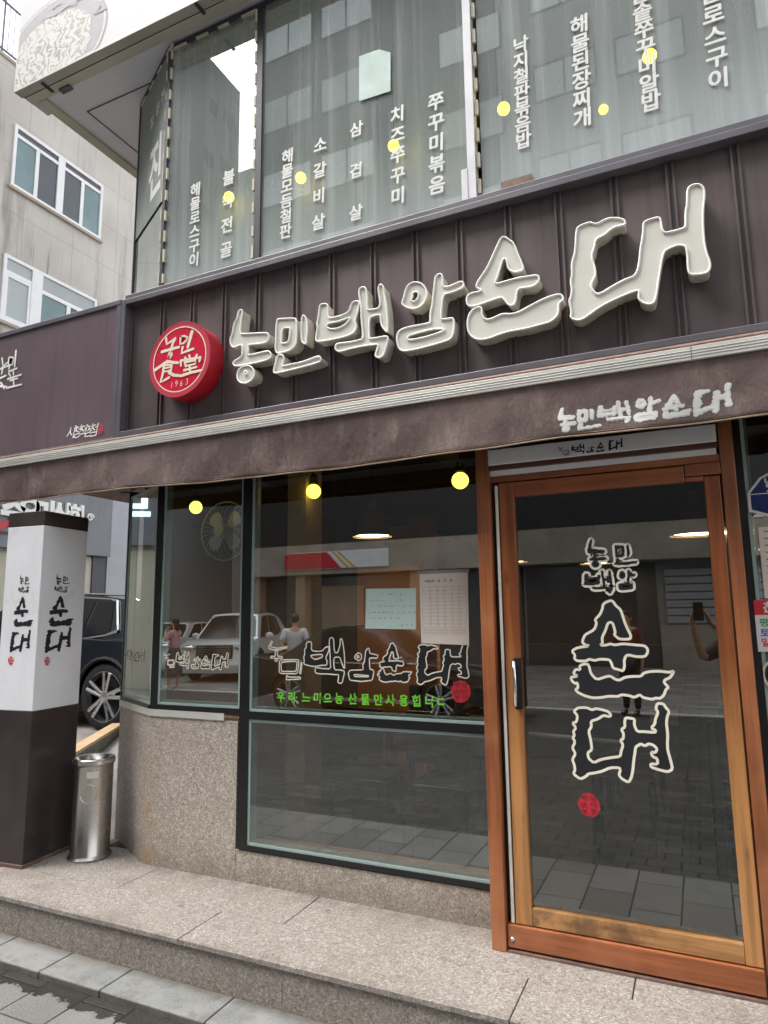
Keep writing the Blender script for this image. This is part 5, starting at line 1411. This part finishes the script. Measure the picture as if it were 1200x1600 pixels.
    if not sedan:
        mb = MB()
        for sg in (-1, 1):
            mb.tube([(side(.06, 1)[0], sg * halfw(1) * .93, side(.06, 1)[1] + .0), (side(.14, 1)[0], sg * halfw(1) * .93, side(.14, 1)[1] + .04), (side(.8, 1)[0], sg * halfw(1) * .93, side(.8, 1)[1] + .04), (side(.9, 1)[0], sg * halfw(1) * .93, side(.9, 1)[1])], .014, 6)
        mb.build('roof_rail', M['chrome'] if paint == 'car_dark' else M['black'], t, smooth=60)
    t.location = loc; t.rotation_euler.z = rz
    return t
wr_ = .385
car('parked_suv', 'dark blue black SUV with chrome window trim parked in the alley behind the pillar', (-6.39 - 1.4335, 2.88 + .83, .19), math.pi, 'car_dark', 4.7, 1.88, 1.60, wr_)
car('white_suv', 'white SUV parked nose out across the road', (-12.4, -13.0, -.219), math.radians(70), 'car_white', 4.9, 1.95, 1.80, .39, False, False)
car('white_car', 'white estate car parked left of the white SUV across the road', (-15.2, -13.4, -.219), math.radians(75), 'car_white', 4.6, 1.85, 1.55, .35, False, False)
car('dark_sedan', 'dark sedan standing in the road behind the camera', (-5.2, -7.6, -.218), 0, 'car_dark', 4.7, 1.85, 1.44, .34, True, False)

# ================================================================== NEIGHBOUR BUILDING AND ITS SHOPFRONT
NX_ = -12.5
NB = thing('concrete_building', 'stained grey concrete office block with white framed windows at the far left', 'building', (-15, 9, .2))
mb = MB(); mb.box(-19, -1.6, -.2, NX_, 22, 13.3); mb.build('wall', M['concrete'], NB)
mb = MB(); mb.box(-19.05, -1.65, 13.301, NX_ + .03, 22.05, 13.38); mb.build('coping', M['concrete_band'], NB)
FN = Frame((NX_, 0, 0), (0, 1, 0))
def nb_window(y0, z0, y1, z1, kind, lab=None):
    fr = MB(); f = .07; o = .05
    ym = (y0 + y1) / 2
    def bar(a, b, c, d, o_=o): fr.fbox(FN, a, b, c, d, .0, o_)
    bar(y0, z0, y0 + f, z1); bar(y1 - f, z0, y1, z1); bar(y0 + f, z0, y1 - f, z0 + f); bar(y0 + f, z1 - f, y1 - f, z1)
    panes = []
    if kind == 0:
        bar(ym - .09, z0 + f, ym + .09, z1 - f)
        for a, b in ((y0 + f, ym - .09), (ym + .09, y1 - f)):
            bar(a, z1 - f - .20, b, z1 - f - .12, o - .01); m = a + (b - a) * .5
            bar(m - .045, z0 + f, m + .045, z1 - f - .20, o - .012)
            panes += [((a, z0 + f, m - .045, z1 - f - .2), 'pane_teal' if a < ym else 'pane_dark'), ((m + .045, z0 + f, b, z1 - f - .2), 'pane_dark' if a < ym else 'pane_teal'), ((a, z1 - f - .12, b, z1 - f), 'pane_dark')]
    else:
        s = y0 + (y1 - y0) * .32
        bar(s - .10, z0 + f, s + .16, z1 - f)
        bar(y0 + f, z1 - f - .34, s - .10, z1 - f - .26, o - .01); panes += [((y0 + f, z1 - f - .26, s - .10, z1 - f), 'pane_white'), ((y0 + f + .06, z0 + f + .06, s - .16, z1 - f - .40), 'pane_white')]
        bar(y0 + f, z0 + f, y0 + f + .06, z1 - f - .34, o - .012); bar(s - .16, z0 + f, s - .10, z1 - f - .34, o - .012); bar(y0 + f + .06, z0 + f, s - .16, z0 + f + .06, o - .012); bar(y0 + f + .06, z1 - f - .40, s - .16, z1 - f - .34, o - .012)
        a, b = s + .16, y1 - f
        bar(a, z1 - f - .42, b, z1 - f - .33, o - .01); m = a + (b - a) * .5
        bar(m - .05, z0 + f, m + .05, z1 - f - .42, o - .012)
        panes += [((a, z1 - f - .33, b, z1 - f), 'pane_white'), ((a, z0 + f, m - .05, z1 - f - .42), 'pane_teal'), ((m + .05, z0 + f, b, z1 - f - .42), 'pane_dark')]
    fr = fr.build('window', M['pvc'], NB, bevel=.004)
    for (a, b, c, d), m_n in panes:
        mb = MB(); mb.fbox(FN, a, b, c, d, .006, .014); mb.build('pane', M[m_n], fr)
    mb = MB(); mb.fbox(FN, y0 - .05, z0 - .06, y1 + .05, z0 - .001, 0, .07); mb.build('window_sill', M['concrete_band'], fr)
nb_window(5.255, 10.53, 7.61, 11.97, 0)
nb_window(5.24, 7.53, 7.61, 8.985, 1)
nb_window(10.2, 10.53, 12.55, 11.97, 0)
nb_window(10.2, 7.53, 12.55, 8.985, 1)
RL = thing('roof_railing', 'thin dark railing on the roof edge of the concrete block', 'railing', (NX_ - .3, 6, 13.38))
mb = MB(); xr = NX_ - .3
for z in (14.9, 13.75): mb.tube([(xr, 3.4, z), (xr, 12, z)], .028, 6)
mb.build('rail', M['rail'], RL)
mb = MB()
for i in range(70): mb.tube([(xr, 3.42 + i * .125, 13.75), (xr, 3.42 + i * .125, 14.9)], .011, 5)
mb.build('balusters', M['rail'], RL)
for i in range(6):
    mb = MB(); mb.tube([(xr, 3.45 + i * 1.6, 13.38), (xr, 3.45 + i * 1.6, 15.0)], .024, 6); mb.build('post', M['rail'], RL)
# ground floor shopfront of that block
SF = thing('neighbour_shopfront', 'grey panelled shopfront under the concrete block with white raised letters', 'shopfront', (-12.3, 6.5, .19))
SXF = -12.3
mb = MB(); mb.box(NX_ + .003, -1.6, 2.89, SXF, 8.24, 4.75); mb.build('sign_panel', M['store_grey'], SF, bevel=.005)
mb = MB(); mb.box(NX_ + .003, 8.244, .19, SXF - .10, 8.95, 4.75); mb.build('pilaster', M['store_light'], SF)
mb = MB(); mb.box(NX_ + .003, 7.86, .19, SXF - .12, 8.243, 2.888); mb.box(NX_ + .003, 6.0, .19, SXF - .12, 7.30, 2.888); mb.build('shop_wall', M['store_dark'], SF)
mb = MB(); mb.box(NX_ + .003, 7.302, .19, SXF - .16, 7.858, 2.85); mb.box(NX_ + .003, -1.2, .0, SXF - .16, 5.998, 2.80); mb.build('blind', M['store_cream'], SF)
mb = MB(); mb.box(NX_ + .004, 4.2, 3.15, SXF + .02, 5.78, 3.20); mb.build('red_line', plain('dark_red_strip', (.12, .02, .03, 1), .5), SF)
FSF = Frame((SXF, 0, 0), (0, 1, 0))
for c, px, py, sz in (('수', 19, 800, .60), ('요', 44, 800, .60), ('미', 68, 804, .56), ('식', 94, 806, .54), ('회', 117, 808, .50)):
    a, b = FSF.hit(px, py)
    vs, fs = glyph(c, .05)
    mb = MB()
    mb.add([FSF.p(a + x * sz, b + y * sz * 1.05, .06) for x, y in vs], fs)
    L = {}
    for f in fs:
        for i in range(len(f)):
            e = (f[i], f[(i + 1) % len(f)]); L[e] = 1
    side_ = [e for e in L if (e[1], e[0]) not in L]
    for e in side_:
        (ax, ay), (bx_2, by_2) = vs[e[0]], vs[e[1]]
        mb.add([FSF.p(a + ax * sz, b + ay * sz * 1.05, .06), FSF.p(a + bx_2 * sz, b + by_2 * sz * 1.05, .06), FSF.p(a + bx_2 * sz, b + by_2 * sz * 1.05, .004), FSF.p(a + ax * sz, b + ay * sz * 1.05, .004)], [(3, 2, 1, 0)])
    mb.build('raised_letter', M['letter_trim'], SF)
mb = MB(); put(mb, '느', FSF, 2.14, 3.64, .62, .52, .03, .06); mb.build('blue_letter', M['led'], SF)
a, b = FSF.hit(139, 809)
mb = MB(); mb.tube([FSF.p(a + .10 * math.cos(t * .5) * (1 - t / 22), b + .09 * math.sin(t * .5) * (1 - t / 22), .04) for t in range(18)], .022, 6); mb.build('swirl_mark', M['letter_trim'], SF)
mb = MB(); a, b = FSF.hit(14, 821); mb.poly([stroke([(a - .25, b - .04), (a, b + .06), (a + .22, b + .02)], .16, .05)], FSF, .03, .03); mb.build('red_mark', M['notice_red'], SF)

# ================================================================== ACROSS THE ROAD (seen in the glass)
OY = -18.6
FO = Frame((0, OY, 0), (-1, 0, 0))            # faces the restaurant
M['strip_dark'] = plain('dark_strip', (.03, .028, .028, 1), .6)
def block(name, label, x0, x1, h, mat, cols, z0s, ww, wh, band=True):
    t = thing(name, label, 'building', ((x0 + x1) / 2, OY - 4, -.22))
    mb = MB(); mb.box(x0, OY - 9, 3.0, x1, OY, h); mb.box(x0, OY - 9, -.25, x1, OY - .6, 2.999); mb.build('wall', M[mat], t)
    for x in cols:
        for z in z0s:
            if z + wh > h: continue
            fr = MB(); f = .06
            for (a, b, c, d) in ((x, z, x + f, z + wh), (x + ww - f, z, x + ww, z + wh), (x + f, z, x + ww - f, z + f), (x + f, z + wh - f, x + ww - f, z + wh), (x + ww / 2 - f / 2, z + f, x + ww / 2 + f / 2, z + wh - f)):
                fr.box(a, OY - .02, b, c, OY + .03, d)
            fr = fr.build('window', M['store_dark'], t)
            mb = MB(); mb.box(x + f, OY - .01, z + f, x + ww - f, OY + .012, z + wh - f); mb.build('pane', M[rnd.choice(('pane_white', 'pane_white', 'pane_blind2', 'pane_blind2'))], fr)
    if band:
        mb = MB(); mb.box(x0 - .02, OY + .002, 4.16, x1 + .02, OY + .12, 8.1); mb.build('dark_strip', M['strip_dark'], t)  # dark strip added so the storey above the band reflects dark
        mb = MB(); mb.box(x0 - .02, OY + .002, 3.02, x1 + .02, OY + .25, 4.15); mb.build('fascia_band', M['concrete_band'], t)
    return t
M['pane_blind2'] = plain('pane_pale_blind', (.62, .66, .66, 1), .3, 0, .1, .6)
zs = [8.0 + .15 + 3.55 * k for k in range(7)]
O1 = block('brick_building', 'tall grey brick building across the road with paired pale windows', -16.2, -5.35, 32, 'brick_grey', [-15.8, -12.9, -7.6], zs, 2.5, 1.65)
O2 = block('grey_building', 'grey rendered building across the road opposite the door', -5.3, 12, 30, 'wall_grey', [-4.0, -1.2, 3.0, 7.0], [8.6 + 3.65 * k for k in range(6)], 2.2, 1.5)
# ground floor fronts
mb = MB()
for x0, x1 in ((-16.1, -14.2), (-13.8, -9.4), (-9.0, -5.5)): mb.box(x0, OY - .58, -.2, x1, OY - .52, 2.95)
mb.build('shop_glass', M['pane_dark'], O1)
mb = MB()
for x in (-16.2, -14.1, -9.3): mb.box(x, OY - .5, -.22, x + .4, OY, 2.998)
mb.build('pier', M['wall_tan'], O1)
mb = MB(); mb.box(-13.2, OY - .50, .4, -11.4, OY - .45, 2.6); mb.build('shop_poster', M['wall_tan'], O1)
mb = MB()
for k in range(7): mb.box(-.9, OY - .55, 1.1 + k * .24, 2.6, OY - .50, 1.30 + k * .24)
mb.build('slat_shutter', M['store_light'], O2)
mb = MB(); mb.box(-1.1, OY - .56, -.22, 6, OY - .2, 1.05); mb.build('low_wall', M['concrete_band'], O2)
mb = MB(); mb.box(-5.2, OY - .58, -.2, -1.15, OY - .54, 2.95); mb.build('shop_glass', M['pane_dark'], O2)
RSg = thing('red_shop_sign', 'red and white shop sign on the brick building across the road', 'sign', (-11.5, OY + .3, 3.4))
FRS = Frame((0, OY + .36, 0), (-1, 0, 0))
xa_, xb_ = 10.0, 14.4
mb = MB(); mb.box(-xb_, OY + .252, 3.20, -xa_, OY + .358, 3.85); mb.build('sign_box', M['white_plastic'], RSg, bevel=.03)
mb = MB(); mb.poly([[(xa_ + 1.9, 3.22), (xb_ - .02, 3.22), (xb_ - .02, 3.83), (xa_ + 2.5, 3.83)]], FRS, .003); mb.build('red_field', M['notice_red'], RSg)
mb = MB()
for k in range(2): mb.poly([[(xa_ + 1.55 - k * .28, 3.22), (xa_ + 1.68 - k * .28, 3.22), (xa_ + 2.3 - k * .2, 3.83), (xa_ + 2.2 - k * .2, 3.83)]], FRS, .003)
mb.build('yellow_swoosh', plain('sign_yellow', (.75, .42, .03, 1), .5), RSg)
O5 = thing('side_street_building', 'low grey building closing the side street across the road', 'building', (-20, -33, -.2))
mb = MB(); mb.box(-34, -36, -.25, -12, -30, 31.2); mb.build('wall', M['wall_grey'], O5)
mb = MB()
for x in (-25.5, -22.5): mb.box(x, -29.99, 12, x + 1.4, -29.96, 13.4)
mb.build('opening', M['black'], O5)
# side building whose flank closes the view to the left
O3 = thing('corner_building', 'plain grey corner building with small openings across the road at the far left', 'building', (-28, -17, -.2))
mb = MB(); mb.box(-36, -22.3, -.25, -20, -12.0, 29); mb.build('wall', M['wall_grey'], O3)
for y, z in ((-20.5, 26.1), (-21.6, 26.3), (-20.3, 23.2), (-21.5, 23.5), (-20.3, 20.2), (-17.5, 26.0), (-17.5, 22.8), (-15.0, 26.0), (-15.0, 22.8)):
    mb = MB(); mb.box(-19.99, y, z, -19.96, y + .62, z + .75); mb.build('opening', M['black'], O3)
O4 = thing('tan_building', 'tan building with small openings beyond the alley mouth', 'building', (-24, -6, -.2))
mb = MB(); mb.box(-34, -9.2, -.25, -22, -2.0, 19); mb.build('wall', M['wall_grey'], O4)
mb = MB()
for z in (6.5, 9.8, 13.1, 16.0):
    for y in (-8.0, -5.4): mb.box(-21.98, y, z, -21.96, y + .9, z + .7)
mb.build('vent_opening', M['black'], O4)

# ================================================================== PEOPLE (all seen only in the glass)
def skin_mesh(name, chains, mat, parent, sub=1):
    verts, edges, rad = [], [], []
    idx = {}
    def vid(p, r):
        k = tuple(round(x, 4) for x in p)
        if k not in idx: idx[k] = len(verts); verts.append(p); rad.append(r)
        return idx[k]
    for ch in chains:
        last = None
        for p, r in ch:
            i = vid(p, r)
            if last is not None and last != i: edges.append((last, i))
            last = i
    me = bpy.data.meshes.new(name); me.from_pydata(verts, edges, []); me.update()
    o = bpy.data.objects.new(name, me); COL.objects.link(o)
    md = o.modifiers.new('skin', 'SKIN'); md.use_smooth_shade = True
    sv = me.skin_vertices[0].data
    for i, r in enumerate(rad): sv[i].radius = r if isinstance(r, tuple) else (r, r)
    sv[0].use_root = True
    ss = o.modifiers.new('sub', 'SUBSURF'); ss.levels = ss.render_levels = sub
    bpy.context.view_layer.update()
    m2 = bpy.data.meshes.new_from_object(o.evaluated_get(bpy.context.evaluated_depsgraph_get()))
    bpy.data.objects.remove(o); bpy.data.meshes.remove(me)
    m2.name = name; m2.materials.clear(); m2.materials.append(mat)
    o = bpy.data.objects.new(name, m2); COL.objects.link(o)
    o.parent = parent
    return o
def hand_chains(wr, dr, side_v, curl_v):
    """palm and five fingers from a wrist point"""
    wr, d, s, c = V(wr), V(dr).normalized(), V(side_v).normalized(), V(curl_v).normalized()
    palm = wr + d * .075
    out = [[(tuple(wr), .022), (tuple(palm), (.036, .016))]]
    for k, ln in zip((-1.5, -.5, .5, 1.5), (.058, .072, .068, .054)):
        b = palm + s * (k * .019) + d * .012
        m_ = b + d * ln * .55 + c * .010
        e = m_ + d * ln * .35 + c * .026
        out.append([(tuple(palm), (.036, .016)), (tuple(b), .010), (tuple(m_), .009), (tuple(e), .0075)])
    tb = wr + d * .035 - s * .03
    out.append([(tuple(wr), .022), (tuple(tb), .012), (tuple(tb + d * .035 - s * .02 + c * .01), .0095)])
    return out
def person(label, loc, rz, h=1.68, arms='down', top='shirt', legs='trouser', shoe='shoe_dark', hair_long=False, stride=.0):
    t = thing('person', label, 'person', (0, 0, 0))
    s = h / 1.70
    S_ = lambda x, y, z: (x * s, y * s, z * s)
    hip, chest, neck = S_(0, 0, .92), S_(0, 0, 1.25), S_(0, .0, 1.44)
    chains = [[(hip, .135 * s), (S_(0, 0, 1.06), (.14 * s, .10 * s)), (chest, (.165 * s, .11 * s)), (S_(0, 0, 1.38), (.12 * s, .085 * s)), (neck, .052 * s), (S_(0, .012, 1.51), .06 * s), (S_(0, .022, 1.585), (.076 * s, .092 * s)), (S_(0, .018, 1.66), (.060 * s, .072 * s))]]
    legc, armc = [], []
    feet = []
    for sg in (-1, 1):
        fy_ = sg * stride
        kn = S_(sg * .095, fy_ * .5 + .02, .50); an = S_(sg * .10, fy_, .09)
        legc.append([(hip, .135 * s), (S_(sg * .09, 0, .86), .092 * s), (kn, .062 * s), (S_(sg * .097, fy_ * .8 - .01, .36), .058 * s), (an, .036 * s)])
        feet.append([(an, .036 * s), (S_(sg * .105, fy_ + .06, .045), (.042 * s, .035 * s)), (S_(sg * .11, fy_ + .15, .032), (.040 * s, .026 * s))])
        sh = S_(sg * .185, 0, 1.375)
        if arms == 'down': el, wr = S_(sg * .235, -.02, 1.10), S_(sg * .24, .05, .87); dr, sv, cv = (0, .1, -1), (0, 1, 0), (-sg, 0, 0)
        elif arms == 'back': el, wr = S_(sg * .27, -.12, 1.12), S_(sg * .06, -.19, .97); dr, sv, cv = (-sg, 0, -.5), (0, 0, 1), (0, 1, 0)
        elif arms == 'face': el, wr = S_(sg * .24, .14, 1.17), S_(sg * .10, .20, 1.38); dr, sv, cv = (-sg * .4, -.2, 1), (sg, 0, 0), (0, -1, 0)
        else: el, wr = S_(sg * .22 - .12, .17, 1.28), S_(sg * .072 - .33, .22, 1.565); dr, sv, cv = (-.1 - sg * .25, .15, 1), (0, 1, .2), (-sg, 0, 0)
        armc.append([(S_(0, 0, 1.38), (.12 * s, .085 * s)), (sh, .062 * s), (el, .042 * s), (wr, .027 * s)])
        armc += hand_chains(wr, dr, sv, cv)
    skin_mesh('body', chains + legc + armc + feet, M['skin'], t)
    g = 1.12
    def fat(ch, k=g, add=.010): return [(p, tuple(x * k + add for x in r) if isinstance(r, tuple) else r * k + add) for p, r in ch]
    tops = [fat(chains[0][:4])] + [fat(c[:3] if top != 'shirt' else c[:2] + [(tuple((V(c[1][0]) + (V(c[2][0]) - V(c[1][0])) * .8)), .05 * s)]) for c in armc if len(c) == 4 and c[1][1] == .062 * s]
    skin_mesh('top', tops, M[top], t)
    if legs == 'skirt':
        mb = MB(); mb.lathe([(.15 * s, 1.0 * s), (.20 * s, .88 * s), (.235 * s, .55 * s), (.26 * s, .34 * s), (.25 * s, .34 * s), (.1 * s, .9 * s)], (0, 0, 0), 28); mb.v = [(x, y * .8, z) for x, y, z in mb.v]; mb.build('skirt', M['skirt'], t, smooth=60)
    else: skin_mesh('trousers', [fat(c) for c in legc], M[legs], t)
    for f in feet: skin_mesh('shoe', [fat(f, 1.05, .006)], M[shoe], t)
    hc = V(S_(0, .012, 1.615))
    mb = MB(); mb.ball(hc + V((0, -.018, .018)), (.088 * s, .105 * s, .098 * s), 20, 12)
    mb.v = [(x, min(y, .055 + (z - hc.z) * .5), z) for x, y, z in mb.v]
    if hair_long: mb.ball(hc + V((0, -.06, -.10)), (.085 * s, .06 * s, .16 * s), 16, 10)
    mb.build('hair', M['hair'], t, smooth=80)
    mb = MB()
    for sg in (-1, 1): mb.ball(S_(sg * .031, .108, 1.590), .010, 8, 6)
    mb.build('eyes', M['black_vinyl'], t)
    mb = MB(); mb.ball(S_(0, .116, 1.562), (.012, .020, .020), 10, 6); mb.ball(S_(-.082, .01, 1.575), (.010, .022, .032), 8, 6); mb.ball(S_(.082, .01, 1.575), (.010, .022, .032), 8, 6)
    mb.build('nose_and_ears', M['skin'], t, smooth=80)
    mb = MB(); mb.ball(S_(0, .106, 1.525), (.024, .010, .006), 10, 6); mb.build('mouth', M['pink'], t)
    t.location = loc; t.rotation_euler.z = rz
    return t
person('woman in a pink jumper and dark skirt walking with hands at her face', (-11.62, -9.3, -.219), math.radians(75), 1.66, 'face', 'pink', 'skirt', 'shoe', True, .06)
person('man in a white shirt standing with his hands behind his back', (-7.42, -8.1, -.218), math.radians(150), 1.72, 'back', 'shirt', 'trouser')
person('person in a maroon top and dark trousers standing across the road', (-1.13, -8.9, -.218), math.radians(20), 1.70, 'down', 'maroon', 'trouser')
person('photographer in dark clothes holding up a phone', (.34, -3.42, -.218), 0, 1.72, 'phone', 'jacket', 'trouser')
PH = MB(); PH.box(-.05, CAM.y - .018, CAM.z - .09, .03, CAM.y - .026, CAM.z + .07)
tag(PH.build('phone', M['black'], None, bevel=.003), 'black phone held up in front of the photographer', 'phone')
